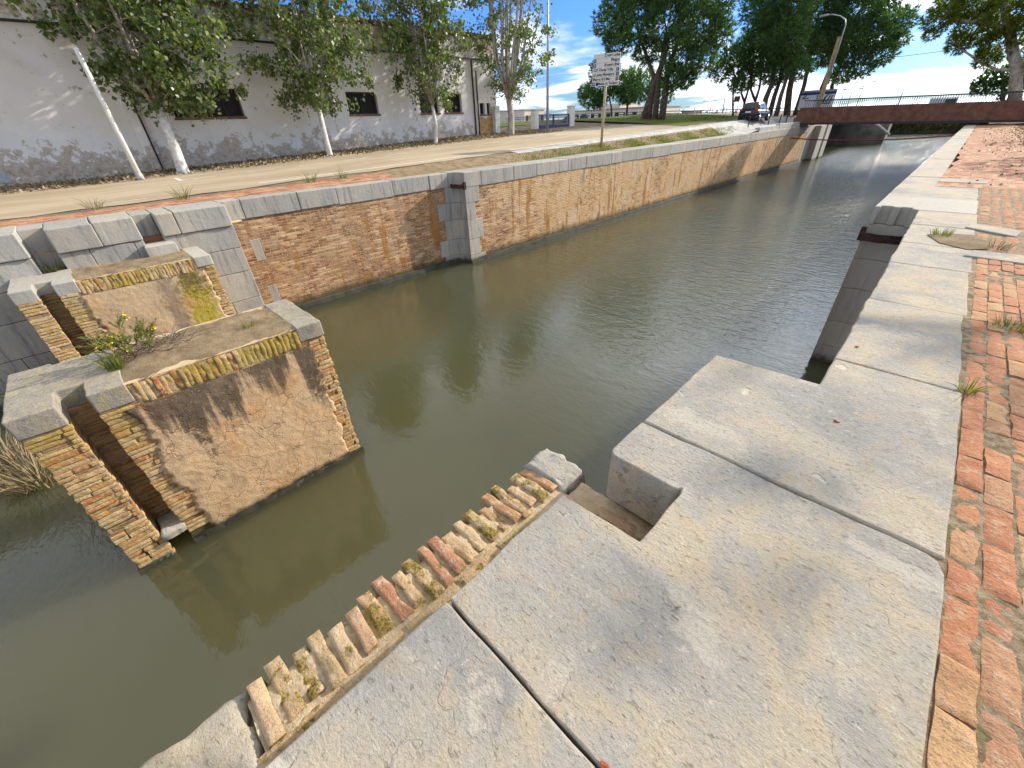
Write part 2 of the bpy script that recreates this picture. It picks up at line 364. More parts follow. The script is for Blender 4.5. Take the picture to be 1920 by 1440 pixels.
@mat('brown_ground')
def _(t, p):
    o = t.obj(); n = t.noise(o, .9, 7, .65); f = t.noise(o, 10, 6, .75)
    c = t.mix(t.rng(n, .35, .65), (.16, .125, .09), (.30, .24, .165))
    c = t.mix(t.m('MULTIPLY', t.rng(f, .52, .68), .6), c, (.09, .065, .045))
    c = t.mix(t.m('MULTIPLY', t.rng(t.noise(o, 26, 3), .62, .7), .7), c, (.45, .36, .24))
    setp(t, p, c, .95, t.bump(f, 1, .06), .1)

@mat('lawn_green')
def _(t, p):
    o = t.obj(); n = t.noise(o, .35, 6, .6); f = t.noise(o, 12, 6, .75)
    c = t.mix(t.rng(n, .35, .6), (.075, .15, .02), (.15, .15, .05))
    c = t.mix(t.m('MULTIPLY', t.rng(f, .45, .7), .5), c, (.04, .07, .012))
    setp(t, p, c, .95, t.bump(f, 1, .1), .1)

@mat('murky_water')
def _(t, p):
    o = t.obj(); x, y, z = t.sep(o)
    n = t.noise(o, .12, 4, .6)
    c = t.mix(t.rng(n, .35, .65), (.050, .055, .030), (.066, .064, .030))
    w1 = t.noise(t.mp(o, (1.0, 1.9, 1), (0, 0, R_(20))), 2.2, 3, .5, .3)
    w2 = t.noise(t.mp(o, (1.0, 2.2, 1), (0, 0, R_(-14))), 6.0, 3, .55, .2)
    w3 = t.noise(t.mp(o, (1.0, 1.6, 1), (0, 0, R_(5))), 15.0, 2, .5)
    gust = t.rng(t.noise(t.mp(o, (1, .5, 1)), .28, 3), .42, .66)
    st = t.m('ADD', t.m('ADD', .028, t.m('MULTIPLY', gust, .05)), t.m('MULTIPLY', t.m('MULTIPLY', t.rng(y, 3, 22), t.rng(x, -14, -6, .35, 1.0)), t.rng(y, 12, 40, .32, 1.1)))
    h = t.m('ADD', t.m('MULTIPLY', w1, 1.0), t.m('ADD', t.m('MULTIPLY', w2, .45), t.m('MULTIPLY', w3, .16)))
    setp(t, p, c, t.rng(y, 5, 50, .03, .09), t.bump(h, st, .16), .5)
    p.inputs['IOR'].default_value = 1.56
    p.subsurface_method = 'BURLEY'; p.inputs['Subsurface Weight'].default_value = 1.0                 # silt in the water spreads the light
    p.inputs['Subsurface Radius'].default_value = (1.0, .9, .5); p.inputs['Subsurface Scale'].default_value = 1.6

@mat('lime_wall')
def _(t, p):
    o = t.obj(); x, y, z = t.sep(o)
    big = t.noise(o, .5, 6, .6); mid = t.noise(o, 2.5, 7, .68); f = t.noise(o, 25, 5, .7)
    c = t.mix(t.rng(big, .35, .65), (.80, .78, .72), (.86, .85, .83))
    peel = t.rng(t.m('ADD', t.m('ADD', mid, t.m('MULTIPLY', big, .4)), t.rng(z, 2.6, .3, 0.0, .30)), .84, .90)
    c = t.mix(t.m('MULTIPLY', peel, .8), c, t.mix(t.rng(t.noise(o, 5, 5), .4, .6), (.33, .24, .15), (.50, .43, .33)))
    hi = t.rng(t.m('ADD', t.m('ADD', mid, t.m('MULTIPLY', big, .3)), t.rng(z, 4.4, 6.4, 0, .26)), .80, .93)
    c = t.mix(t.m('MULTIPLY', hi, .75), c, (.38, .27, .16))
    moss = t.rng(t.m('ADD', t.noise(o, 4, 7, .7), t.rng(z, 1.7, .5, 0, .22)), .72, .8)
    c = t.mix(t.m('MULTIPLY', moss, .75), c, t.mix(t.rng(t.noise(o, 7, 6, .7), .42, .58), (.25, .20, .13), (.50, .44, .34)))
    dirt = t.rng(t.noise(t.mp(o, (1, .5, .35)), 1.1, 7, .65, .4), .52, .72)
    c = t.mix(t.m('MULTIPLY', dirt, .22), c, (.45, .42, .36))
    spot = t.rng(t.noise(t.mp(o, (1, 2.2, 4)), 1.6, 5, .6), .66, .70)
    c = t.mix(t.m('MULTIPLY', spot, .5), c, (.34, .26, .18))
    setp(t, p, c, .9, t.bump(t.m('ADD', mid, t.m('MULTIPLY', f, .4)), .5, .03), .2)

@mat('poplar_leaf')
def _(t, p):
    r = t.island(); o = t.obj()
    c = t.ramp(r, [(0, (.075, .12, .024)), (.4, (.12, .17, .036)), (.72, (.17, .215, .05)), (.88, (.26, .27, .11)), (1, (.48, .47, .36))])
    c = t.mix(t.rng(t.noise(o, .7, 3), .4, .65), c, t.mix(.5, c, (.04, .085, .03)))
    setp(t, p, c, .38, None, .5)
    tr = t.nd('ShaderNodeBsdfTranslucent'); t.put(tr.inputs[0], t.mix(1, c, (1.3, 1.5, .6), 'MULTIPLY'))
    mx = t.nd('ShaderNodeMixShader'); mx.inputs[0].default_value = .28
    t.l.new(p.outputs[0], mx.inputs[1]); t.l.new(tr.outputs[0], mx.inputs[2]); t.l.new(mx.outputs[0], t.n['Material Output'].inputs[0])

def needle(name, a, b, d, tl=.2):
    @mat(name)
    def _(t, p):
        r = t.island(); o = t.obj()
        c = t.ramp(r, [(0, a), (.6, b), (1, d)])
        c = t.mix(t.m('MULTIPLY', t.rng(t.noise(o, .45, 3), .45, .65), .6), c, b)
        setp(t, p, c, .55, None, .3)
        tr = t.nd('ShaderNodeBsdfTranslucent'); t.put(tr.inputs[0], t.mix(1, c, (1.25, 1.5, .6), 'MULTIPLY'))
        mx = t.nd('ShaderNodeMixShader'); mx.inputs[0].default_value = tl
        t.l.new(p.outputs[0], mx.inputs[1]); t.l.new(tr.outputs[0], mx.inputs[2]); t.l.new(mx.outputs[0], t.n['Material Output'].inputs[0])
needle('pine_needle', (.045, .095, .040), (.085, .16, .058), (.17, .26, .07), .35)
needle('olive_needle', (.055, .080, .014), (.13, .16, .020), (.27, .285, .03), .5)
needle('olive_scrub', (.03, .035, .012), (.06, .06, .02), (.11, .10, .04), .1)
needle('grass_blade', (.08, .115, .02), (.15, .17, .035), (.30, .26, .08), .3)
needle('dry_stem', (.16, .12, .07), (.26, .20, .12), (.36, .29, .18), .1)
needle('shrub_green', (.09, .12, .02), (.15, .18, .03), (.24, .24, .05), .3)
flat('yellow_petal', (.85, .62, .02), .6)
flat('whitewashed_bark', (.62, .60, .56), .9, 0, .25, 7)
flat('pine_bark', (.105, .075, .058), .95, 0, .5, 5)
flat('pale_bark', (.36, .33, .27), .9, 0, .3, 4)
flat('galvanised', (.42, .44, .46), .5, .4)
flat('cream_post', (.50, .42, .26), .7, 0, .25)
flat('rusted_iron', (.055, .028, .024), .75, .3, .5, 20)
flat('corten_steel', (.165, .074, .050), .75, .1, .3, 2.0)
flat('shade_concrete', (.13, .13, .11), .9, 0, .35, .8)  # concrete with the shade under the bridge put into its colour
flat('dark_steel', (.045, .042, .045), .6, .3)
flat('sign_white', (.66, .655, .62), .5, 0, .05)
flat('sign_blue', (.02, .04, .22), .5)
flat('sign_brown', (.10, .045, .025), .5)
flat('sign_black', (.015, .015, .018), .6)
flat('sign_grey', (.30, .30, .30), .6)
flat('panel_white', (.62, .64, .70), .5, 0, .05)
flat('car_paint', (.018, .022, .030), .22, .3, .1, spec=.6)
flat('car_glass', (.012, .014, .016), .06, 0, .05, spec=.8)
flat('tyre_rubber', (.018, .018, .018), .85)
flat('alloy', (.36, .36, .38), .35, .8)
flat('white_paint', (.72, .70, .64), .8, 0, .12, 3)
flat('tail_red', (.55, .025, .02), .25)
flat('plate_white', (.7, .7, .68), .5)
flat('concrete', (.42, .41, .385), .9, 0, .22, 2.2)
flat('dark_concrete', (.055, .055, .040), .7, 0, .4, 3)
flat('gate_blue', (.05, .07, .16), .6)
flat('terracotta', (.24, .125, .08), .9, 0, .3, 5)
flat('dark_opening', (.012, .010, .010), .5, 0, .3)
flat('window_wood', (.06, .045, .035), .8, 0, .3)
flat('old_timber', (.36, .27, .15), .9, 0, .35, 6)
flat('far_render', (.60, .55, .46), .9, 0, .1, .4)
flat('rope_red', (.16, .025, .025), .8)
flat('dead_leaf', (.30, .07, .03), .7, 0, .3, 40)
flat('dark_scrub', (.05, .05, .022), .95, 0, .5, 1.0)
flat('ochre_patch', (.52, .33, .13), .9, 0, .25, 3)
needle('litter_leaf', (.16,.11,.06), (.28,.21,.12), (.46,.38,.25), .1)
flat('dead_twig', (.15, .115, .085), .9, 0, .3, 20)
flat('far_ground', (.34, .31, .26), .95, 0, .2, .2)

# ------------------------------------------------------------------ mesh builder
def q3(p): return Vector(p)
class MB:
    def __init__(s): s.v = []; s.f = []; s.mi = []; s.cur = 0; s.smooth = []; s.sm = False
    def add(s, vs, fs):
        o = len(s.v); s.v += [tuple(v) for v in vs]
        for f in fs: s.f.append(tuple(i+o for i in f)); s.mi.append(s.cur); s.smooth.append(s.sm)
    def box(s, x0, x1, y0, y1, z0, z1):
        v = [(x, y, z) for z in (z0, z1) for y in (y0, y1) for x in (x0, x1)]
        s.add(v, [(0, 2, 3, 1), (4, 5, 7, 6), (0, 1, 5, 4), (2, 6, 7, 3), (0, 4, 6, 2), (1, 3, 7, 5)])
    def obox(s, c, ax, ay, az):
        c = q3(c); ax = q3(ax); ay = q3(ay); az = q3(az)
        v = [c + ax*i + ay*j + az*k for k in (-1, 1) for j in (-1, 1) for i in (-1, 1)]
        s.add(v, [(0, 2, 3, 1), (4, 5, 7, 6), (0, 1, 5, 4), (2, 6, 7, 3), (0, 4, 6, 2), (1, 3, 7, 5)])
    def prism(s, poly, z0, z1):                       # poly: ccw xy outline
        n = len(poly); v = [(x, y, z0) for x, y in poly] + [(x, y, z1) for x, y in poly]
        f = [tuple(range(n-1, -1, -1)), tuple(range(n, 2*n))] + [(i, (i+1) % n, n+(i+1) % n, n+i) for i in range(n)]
        s.add(v, f)
    def xprism(s, poly, x0, x1):                      # poly in (y, z), swept along x
        n = len(poly); v = [(x0, y, z) for y, z in poly] + [(x1, y, z) for y, z in poly]
        f = [tuple(range(n-1, -1, -1)), tuple(range(n, 2*n))] + [(i, (i+1) % n, n+(i+1) % n, n+i) for i in range(n)]
        s.add(v, f)
    def tube(s, pts, rad, n=8, cap=True):
        pts = [q3(p) for p in pts]; 
        if not isinstance(rad, (list, tuple)): rad = [rad]*len(pts)
        rings = []; up = Vector((0, 0, 1)); prev = None
        for i, p in enumerate(pts):
            d = (pts[min(i+1, len(pts)-1)] - pts[max(i-1, 0)]).normalized()
            if prev is None:
                a = d.cross(Vector((0, 1, 0)) if abs(d.y) < .9 else Vector((1, 0, 0))).normalized()
            else: a = (prev - d*prev.dot(d)).normalized()
            prev = a; b = d.cross(a)
            rings.append([p + (a*math.cos(2*math.pi*k/n) + b*math.sin(2*math.pi*k/n))*rad[i] for k in range(n)])
        v = [x for r in rings for x in r]
        f = [(i*n+k, i*n+(k+1) % n, (i+1)*n+(k+1) % n, (i+1)*n+k) for i in range(len(pts)-1) for k in range(n)]
        if cap: f += [tuple(range(n-1, -1, -1)), tuple(range((len(pts)-1)*n, len(pts)*n))]
        sm = s.sm; s.sm = True; s.add(v, f); s.sm = sm
    def sheet(s, nx, ny, fn):                         # fn(u,v)->point
        v = [fn(i/nx, j/ny) for j in range(ny+1) for i in range(nx+1)]
        s.add(v, [(j*(nx+1)+i, j*(nx+1)+i+1, (j+1)*(nx+1)+i+1, (j+1)*(nx+1)+i) for j in range(ny) for i in range(nx)])
    def brick(s, c, au, av, aw, L, Wd, H, seed, nu=5, nv=3, rough=.006, rnd=.012, jit=1.0):
        """one worn brick: heightfield face in the plane au/av, outward aw; H deep"""
        c = q3(c); au = q3(au); av = q3(av); aw = q3(aw); sd = Vector((seed*1.37, seed*.71, seed*2.1))
        def P(i, j, w):
            a = i/nu - .5; b = j/nv - .5
            n1 = mnoise.noise(Vector((a*L*22, b*Wd*22, 0)) + sd); n2 = mnoise.noise(Vector((a*L*9, b*Wd*9, 5)) + sd)
            e = max(abs(a), abs(b)*1.0)*2
            edge = 1 if (i in (0, nu) or j in (0, nv)) else 0
            ja = n1*.010*edge*jit; jb = n2*.009*edge*jit
            return c + au*(a*L + ja) + av*(b*Wd + jb) + aw*(w + (n1*.5 + n2)*rough - edge*rnd)
        v = [P(i, j, 0) for j in range(nv+1) for i in range(nu+1)]
        f = [(j*(nu+1)+i, j*(nu+1)+i+1, (j+1)*(nu+1)+i+1, (j+1)*(nu+1)+i) for j in range(nv) for i in range(nu)]
        rim = [i for i in range(nu+1)] + [j*(nu+1)+nu for j in range(1, nv+1)] + [nv*(nu+1)+i for i in range(nu-1, -1, -1)] + [j*(nu+1) for j in range(nv-1, 0, -1)]
        m = len(rim); k0 = len(v); v += [v[r] for r in rim]; k = len(v); v += [v[r] - aw*H for r in rim]
        f += [(k0+(i+1) % m, k0+i, k+i, k+(i+1) % m) for i in range(m)]
        if au.cross(av).dot(aw) < 0: f = [tuple(reversed(q)) for q in f]
        sm = s.sm; s.sm = True; s.add(v, f); s.sm = sm
    def build(s, name, m, parent=None, bevel=0, seg=2, fix=False):
        off = Vector((0, 0, 0)); r = parent
        while r is not None and r.parent is not None: r = r.parent
        if r is not None: off = r.location
        me = bpy.data.meshes.new(name); me.from_pydata([tuple(Vector(v)-off) for v in s.v], [], s.f)
        ms = m if isinstance(m, (list, tuple)) else [m]
        for x in ms: me.materials.append(MATS[x])
        me.polygons.foreach_set('material_index', s.mi); me.polygons.foreach_set('use_smooth', s.smooth); me.update()
        if fix:
            bm = bmesh.new(); bm.from_mesh(me); bmesh.ops.recalc_face_normals(bm, faces=bm.faces); bm.to_mesh(me); bm.free()
        o = bpy.data.objects.new(name, me); COL.objects.link(o)
        if parent is not None: o.parent = parent
        if bevel:
            b = o.modifiers.new('bevel', 'BEVEL'); b.width = bevel; b.segments = seg; b.limit_method = 'ANGLE'; b.angle_limit = R_(40)
        return o
def tag(o, label, cat, group=None):
    o['label'] = label; o['category'] = cat
    if group: o['group'] = group
    return o
def thing(name, loc, label, cat, group=None):
    o = bpy.data.objects.new(name, None); o.empty_display_size = .2; COL.objects.link(o); o.location = loc
    return tag(o, label, cat, group)
def struct(o): o['kind'] = 'structure'; return o
def stuff(o): o['kind'] = 'stuff'; return o
def copy_tree(o, parent=None):
    c = o.copy(); COL.objects.link(c); c.parent = parent
    for ch in list(o.children): copy_tree(ch, c)
    return c

def wob_poly(poly, amp=.006, step=.12, seed=0, sc=5):
    out = []; n = len(poly)
    for i in range(n):
        a = Vector(poly[i]); b = Vector(poly[(i+1) % n]); k = max(1, int((b-a).length/step)); nr = Vector(((b-a).y, -(b-a).x)).normalized()
        for j in range(k):
            p = a + (b-a)*(j/k)
            d = mnoise.noise(Vector((p.x*sc, p.y*sc, seed*3.3)))*amp*2
            if j == 0: d = 0
            out.append((p.x + nr.x*d, p.y + nr.y*d))
    return out
def stone(poly, z0, z1, name, m, parent, bev=.03, amp=.006, seg=4, step=.12, seed=None):
    mb = MB(); mb.prism(wob_poly(poly, amp, step, random.random()*50 if seed is None else seed), z0, z1)
    for i in range(len(mb.smooth)): mb.smooth[i] = True
    o = mb.build(name, m, parent, bev, seg)
    o.modifiers['bevel'].angle_limit = R_(50); o.modifiers['bevel'].harden_normals = False
    w = o.modifiers.new('normals', 'WEIGHTED_NORMAL'); w.keep_sharp = False
    return o
def rect(x0, x1, y0, y1): return [(x0, y0), (x1, y0), (x1, y1), (x0, y1)]
ZW = -3.43          # water level
ZL = 0.07           # left coping level
def smooth(a, b, x):
    t = max(0, min(1, (x-a)/(b-a))); return t*t*(3-2*t)
def gz(x, y):       # level of the ground on the far (left) bank
    yy = max(0, min(55, y)); s = max(0, min(1.4, (-17.7-x)/9.3))
    g = .02*yy + s*(.22+.012*min(yy, 22)) - .5*smooth(70, 140, y)
    return g*smooth(-14.9, -17.0, x) + .02

# ================================================================== SETTING: ground, roads, water
def grid_ground(name, xs, ys, fn, m):
    mb = MB(); nx = len(xs); ny = len(ys)
    mb.sm = True
    mb.add([(x, y, fn(x, y)) for y in ys for x in xs], [(j*nx+i, j*nx+i+1, (j+1)*nx+i+1, (j+1)*nx+i) for j in range(ny-1) for i in range(nx-1)])
    return struct(mb.build(name, m))
def lin(a, b, n): return [a + (b-a)*i/n for i in range(n+1)]
def soft(x, y, a=.03, s=.6): return mnoise.noise(Vector((x*s, y*s, 3)))*a
LX = [-2500, -900, -400, -200, -120, -80, -60, -50] + lin(-45, -18, 36) + lin(-17.5, -14.6, 12)
LY = [-300, -100, -50] + lin(-30, 80, 110) + [90, 100, 120, 140, 170, 220, 400, 900, 3000]
grid_ground('ground', LX, LY, lambda x, y: gz(x, y) - .012 + soft(x, y, .015) - (.05 if -24.6 < x < -17.9 and y < 60 else 0), 'brown_ground')
def strip(name, x0, x1, y0, y1, m, lift, nx=6, ny=60, parent=None, wob=0, fn=gz):
    mb = MB(); mb.sm = True
    def P(u, v):
        x = x0 + (x1-x0)*u; y = y0 + (y1-y0)*v
        if wob: x += wob*mnoise.noise(Vector((x*.1, y*.8, x0)))*(1 if u in (0, 1) else 0)
        return (x, y, fn(x, y) + lift)
    mb.sheet(nx, ny, P); return mb.build(name, m, parent)
road = struct(strip('road', -24.2, -16.9, -30, 62, 'dusty_asphalt', .008, 24, 92, None, .5))
def line(name, x, y0, y1, w=.11): strip(name, x-w/2, x+w/2, y0, y1, 'white_paint', .016, 1, max(2, int((y1-y0)/1.5)), road)
line('edge_line', -17.75, 4.9, 40); line('edge_line', -17.6, 0.2, 1.6, .09)
for k in range(16): line('dashed_line', -21.6, 3.3+k*2.3, 4.5+k*2.3, .10)
line('bay_line', -22.0, 3.2, 3.35, 1.1)
struct(strip('brick_strip', -14.72, -16.3, -14, 9.0, 'far_paving', .012, 8, 46, None, .35))
struct(strip('verge_soil', -14.72, -16.6, 9.0, 46, 'dry_soil', .010, 8, 60, None, .3))
struct(strip('pavement', -16.35, -17.15, 17, 47, 'concrete', .02, 3, 30, None, .1))
def pz(x, y): return max(gz(x, y), .09 + (.34+.012*(y-46))*smooth(41.5, 47, y))
struct(strip('pavement', -13.74, -17.2, 41, 62, 'concrete', .035, 8, 24, None, 0, pz))
struct(strip('lawn', -33, -72, 25.8, 64, 'lawn_green', .02, 30, 40, None, .5))
struct(strip('lawn', -18.6, -33, 40, 60, 'lawn_green', .03, 24, 30, None, 1.2, lambda x, y: gz(x, y) + .10*smooth(-20, -24, x)))
# right bank: joint bed, paving, earth
RX = [.50, .8, 1.1, 1.4] + lin(1.7, 12, 24) + [16, 24, 40, 80, 200, 800, 2500]
RY = [-300, -100, -40, -20, -8] + lin(-4, 70, 90) + [80, 90, 100, 118, 130, 160, 300, 900, 3000]
def rz(x, y):
    mound = .75*smooth(1.7, 4.5, x - .012*(y-20))*smooth(17, 26, y)*(1-.5*smooth(44, 58, y))
    return -.03 + mound + soft(x, y, .05, .7)*smooth(2.6, 3.6, x)
grid_ground('earth', RX, RY, rz, 'leafy_earth')
struct(strip('paving_bed', .50, 2.6, -3, 14.6, 'paving_joint', -.012, 2, 30, None, 0, lambda x, y: 0))
struct(strip('far_path', -.23, 2.1, 14.45, 60, 'far_paving', -.008, 3, 60, None, .25, lambda x, y: .0))
pv = MB(); sd = 0; prnd = random.Random(5)
x = .568
while x < 2.55:
    y = -.4 + prnd.random()*.25; w = .086 + prnd.random()*.010
    while y < 7.45:
        L = prnd.choice((.29, .29, .28, .25, .14, .20)); sd += 1
        near = y < 3.6 and x < 1.0
        if not (prnd.random() < .012):
            pv.brick((x+w/2, y+L/2, -.002 + prnd.uniform(-.009, .006)), (0, 1, 0), (1, 0, 0), (prnd.uniform(-.03, .03), prnd.uniform(-.02, .02), 1), L, w, .05, sd, 14 if near else (6 if x < 1.3 else 3), 5 if near else 3, .008, .006, .65)
        y += L + .008 + prnd.random()*.006
    x += w + .006 + prnd.random()*.004
x = .545
while x < 2.5:
    y = 7.62
    while y < 14.4:
        L = prnd.choice((.14, .145, .15, .29)); sd += 1
        if not (x < 1.0 and (7.7 < y < 8.0 or 9.0 < y < 9.7)):
            pv.brick((x+.065, y+L/2, -.003 + prnd.uniform(-.010, .006)), (0, 1, 0), (1, 0, 0), (prnd.uniform(-.04, .04), prnd.uniform(-.03, .03), 1), L, .125, .05, sd, 3, 3, .007, .014)
        y += L + .016
    x += .141
struct(pv.build('path', 'old_brick'))
# water
wm = MB(); wm.sheet(1, 1, lambda u, v: (-14.6+18*u, -40+200*v, ZW)); struct(wm.build('water', 'murky_water'))
wb = MB(); wb.sheet(1, 1, lambda u, v: (-120+240*u, 62+100*v, ZW-.004)); 
struct(wb.build('water', 'murky_water'))
# the far shore of the basin beyond the bridge
fs = MB(); fs.sm = True
fs.sheet(60, 6, lambda u, v: (-120+240*u, 128+14*v, ZW-.3 + 4.6*min(1, v*1.6) + .5*mnoise.noise(Vector((u*40, v*4, 0)))))
struct(fs.build('embankment', 'dark_scrub'))
fg = MB(); fg.sheet(1, 1, lambda u, v: (-2500+5000*u, 140+2900*v, .62)); struct(fg.build('far_ground', 'far_ground'))

# ================================================================== RIGHT QUAY
rq = thing('quay_wall', (0, 3, -2), 'near lock wall of pale limestone slabs over brick, running beside the red paving to the bridge', 'canal wall')
wl = MB()
wl.prism([(-.80, -20), (.50, -20), (.50, 62), (-.90, 62), (-.84, 11.3), (-.18, 11.2), (-.11, 3.14), (-.78, 3.08), (-.78, 1.62), (-.40, 1.62), (-.40, 1.13), (-.78, 1.13)], -4.6, -.365)
wl.build('wall_core', 'buff_brick', rq, fix=True)
def cs(poly, name='coping_stone', m='pale_stone', z0=-.36, z1=0, bev=.014, amp=.007): return stone(poly, z0, z1, name, m, rq, bev, amp, 4)
cs(rect(-.84, .56, -3.0, -1.31)); cs(rect(-.84, .56, -1.3, .393))
def arc(cx, cy, r, a0, a1, n=5): return [(cx+r*math.cos(R_(a0+(a1-a0)*i/n)), cy+r*math.sin(R_(a0+(a1-a0)*i/n))) for i in range(n+1)]
B = [(-.84, .407), (.545, .407), (.56, .5), (.56, 1.86)] + [(.535, 1.92), (.50, 1.937), (-.84, 1.937)] + arc(-.79, 1.61, .05, 180, 270, 4) + [(-.455, 1.56)] + arc(-.46, 1.61, .05, 270, 330, 3)[1:] + [(-.405, 1.55), (-.415, 1.16), (-.84, 1.14)]
cs(B, bev=.016)
cs([(-.84, 1.951), (.56, 1.951), (.56, 3.603), (-.145, 3.603), (-.145, 3.13), (-.84, 3.09)], bev=.016)
def rx(y): return -.145 - .0125*(y-3.1)
for a, b in ((3.617, 5.22), (5.232, 6.80), (6.812, 8.02), (8.03, 9.42), (9.43, 10.80)):
    cs([(rx(a), a), (.54, a), (.52, b), (rx(b), b)], z1=-.002 + random.uniform(-.006, .004), amp=.009)
cs([(.44, 7.56), (.98, 7.50), (1.04, 7.93), (.52, 7.93)], 'anchor_slab', z0=-.2, z1=.012); cs([(.40, 9.46), (.92, 9.08), (1.0, 9.55), (.50, 9.86)], 'anchor_slab', z0=-.2, z1=.014)
# hollow quoin: concave upright stones at the end of the gate recess
def hollow(x0, x1, y0, dep, n=8): return [(x0 + (x1-x0)*i/n, y0 + dep*math.sin(math.pi*i/n)) for i in range(n+1)]
hq = hollow(-.885, -.245, 10.86, .10)
notched = [(-.885, 10.86), (-.80, 10.88), (-.80, 11.02), (-.62, 11.03), (-.62, 10.95), (-.50, 10.95), (-.50, 11.02), (-.34, 11.0), (-.34, 10.89), (-.245, 10.81)]
stone(notched + [(.51, 10.81), (.51, 12.45), (-.89, 12.45)], -.33, 0, 'coping_stone', 'warm_stone', rq, .015, .002)
for i, (a, b) in enumerate(((-1.0, -.335), (-1.63, -1.006), (-2.4, -1.636), (-3.0, -2.406), (-3.9, -3.006))):
    stone(hq + [(.2, 10.86), (.2, 11.9), (-.885, 11.9)], a, b, 'quoin_stone', 'warm_stone', rq, .012, .002)
cs([(-.89, 12.46), (.50, 12.46), (.49, 14.38), (-.90, 14.38)], z1=-.003)
y = 14.39; k = 0
while y < 61:
    L = 1.7 + .5*random.random(); cs([(-.90-.001*(y-14), y), (-.235, y), (-.235, min(61, y+L)), (-.90-.001*(y+L-14), min(61, y+L))], z1=random.uniform(-.008, .004), amp=.008); y += L + .012
cs(rect(-.23, .62, 15.3, 16.0), 'cross_slab', z0=-.2, z1=.004)
# iron strap that held the gate post
def strap(cx, y0, z, a, b, parent, sgn=1):
    mb = MB(); n = 18; H = .075; th = .022
    for i in range(n):
        def P(k, e, h): 
            t = math.pi*k/n; return (cx + (a+e)*math.cos(t), y0 - (b+e)*math.sin(t)**.6 if 0 < k < n else y0, z + h + .004*math.sin(k*1.1))
        v = [P(i, 0, -H), P(i+1, 0, -H), P(i+1, th, -H), P(i, th, -H), P(i, 0, H), P(i+1, 0, H), P(i+1, th, H), P(i, th, H)]
        mb.add(v, [(0, 1, 2, 3), (7, 6, 5, 4), (0, 4, 5, 1), (2, 6, 7, 3), (1, 5, 6, 2), (3, 7, 4, 0)])
    o = mb.build('iron_strap', 'rusted_iron', parent, fix=True)
    lg = MB()
    for sx in (-1, 1):
        lg.obox((cx+sx*(a+.015), y0-.01, z+.02), (.045, 0, 0), (0, .06, 0), (0, 0, .13)); lg.tube([(cx+sx*(a+.015), y0-.09, z+.03), (cx+sx*(a+.015), y0+.05, z+.03)], .035, 8)
    lg.build('lug', 'rusted_iron', o, .008)
strap(-.565, 10.88, -.53, .325, .24, rq)
for p in ((.14, 6.81, .0),): pass
# earth pocket in the coping and its grass are things of their own kind
ep = MB(); ep.sm = True
pk = [(.02, 8.66), (.19, 8.16), (.47, 7.96), (.66, 8.12), (.70, 8.5), (.50, 8.95), (.22, 8.9)]
c0 = (.38, 8.45)
vs = [(c0[0], c0[1], .010)] + [(c0[0]+(a-c0[0])*.6, c0[1]+(b-c0[1])*.6, .009) for a, b in pk] + [(a, b, .0015) for a, b in pk]; n = len(pk)
ep.add(vs, [(0, 1+i, 1+(i+1) % n) for i in range(n)] + [(1+i, 1+n+i, 1+n+(i+1) % n, 1+(i+1) % n) for i in range(n)])
struct(ep.build('soil_patch', 'dry_soil', fix=True))

# ================================================================== ROWLOCK LEDGE below the near slabs
lg = thing('brick_ledge', (-1.1, .5, -3), 'narrow ledge of mossy upright bricks in pale mortar along the foot of the near slabs', 'brick ledge')
m = MB(); m.box(-1.36, -.79, -2.4, 1.62, -4.5, -.475); m.box(-.80, -.41, 1.135, 1.615, -.9, -.47); m.build('ledge_core', 'buff_brick', lg)
m = MB(); m.sm = True
def LP(u, v):
    x = -1.375 + .55*u; y = -.36 + 1.80*v
    return (x + (.03*mnoise.noise(Vector((y*9, 1, 2))) if u < .05 else 0), y, -.405 - .08*max(0, (.13-u)/.13)**1.6 + .013*mnoise.noise(Vector((x*14, y*14, 0))) + .010*mnoise.noise(Vector((x*40, y*40, 1))))
m.sheet(34, 110, LP); m.build('mortar_bed', 'lime_mortar', lg)
m = MB(); lr = random.Random(11); y = -.345; i = 0
while y < 1.40:
    w = .056 + lr.random()*.016; i += 1
    out = -1.395 + lr.uniform(-.035, .05); inn = -1.105 + lr.uniform(-.03, .02); tz = -.389 + lr.uniform(-.008, .008)
    m.brick(((out+inn)/2, y+w/2, tz - (.02 if lr.random() < .05 else 0)), (1, lr.uniform(-.06, .06), .075 + lr.uniform(-.04, .04)), (0, 1, 0), (-.05, lr.uniform(-.08, .08), 1), inn-out, w, .2, i+900, 18, 6, .014, .009, .7)
    y += w + .014 + lr.random()*.012
m.build('brick_row', 'ledge_brick', lg)
m = MB(); y = -1.0
while y < 1.12:
    L = .26 + lr.random()*.06; i += 1
    m.brick((-1.065, y+L/2, -.384 + lr.uniform(-.01, .004)), (0, 1, 0), (1, 0, .0), (0, 0, 1), L, .055, .1, i+900, 8, 3, .006, .010); y += L + .02
m.build('brick_course', 'ledge_brick', lg); m = MB()
for k, (xx, yy) in enumerate(((-.93, 1.42), (-.70, 1.50), (-.70, 1.40), (-.66, 1.30), (-.70, 1.22), (-.50, 1.45), (-.50, 1.3))):
    m.brick((xx, yy, -.405 + lr.uniform(-.008, .006)), (1, .05, 0), (0, 1, 0), (0, 0, 1), .25, .07, .1, 1200+k, 8, 4, .006, .010)
m.build('groove_brick', 'ledge_brick', lg)
m = MB(); m.sheet(20, 20, lambda u, v: (-1.03+.62*u, 1.14+.47*v, -.425+.014*mnoise.noise(Vector((u*9, v*9, 7))))); m.build('groove_floor', 'lime_mortar', lg)
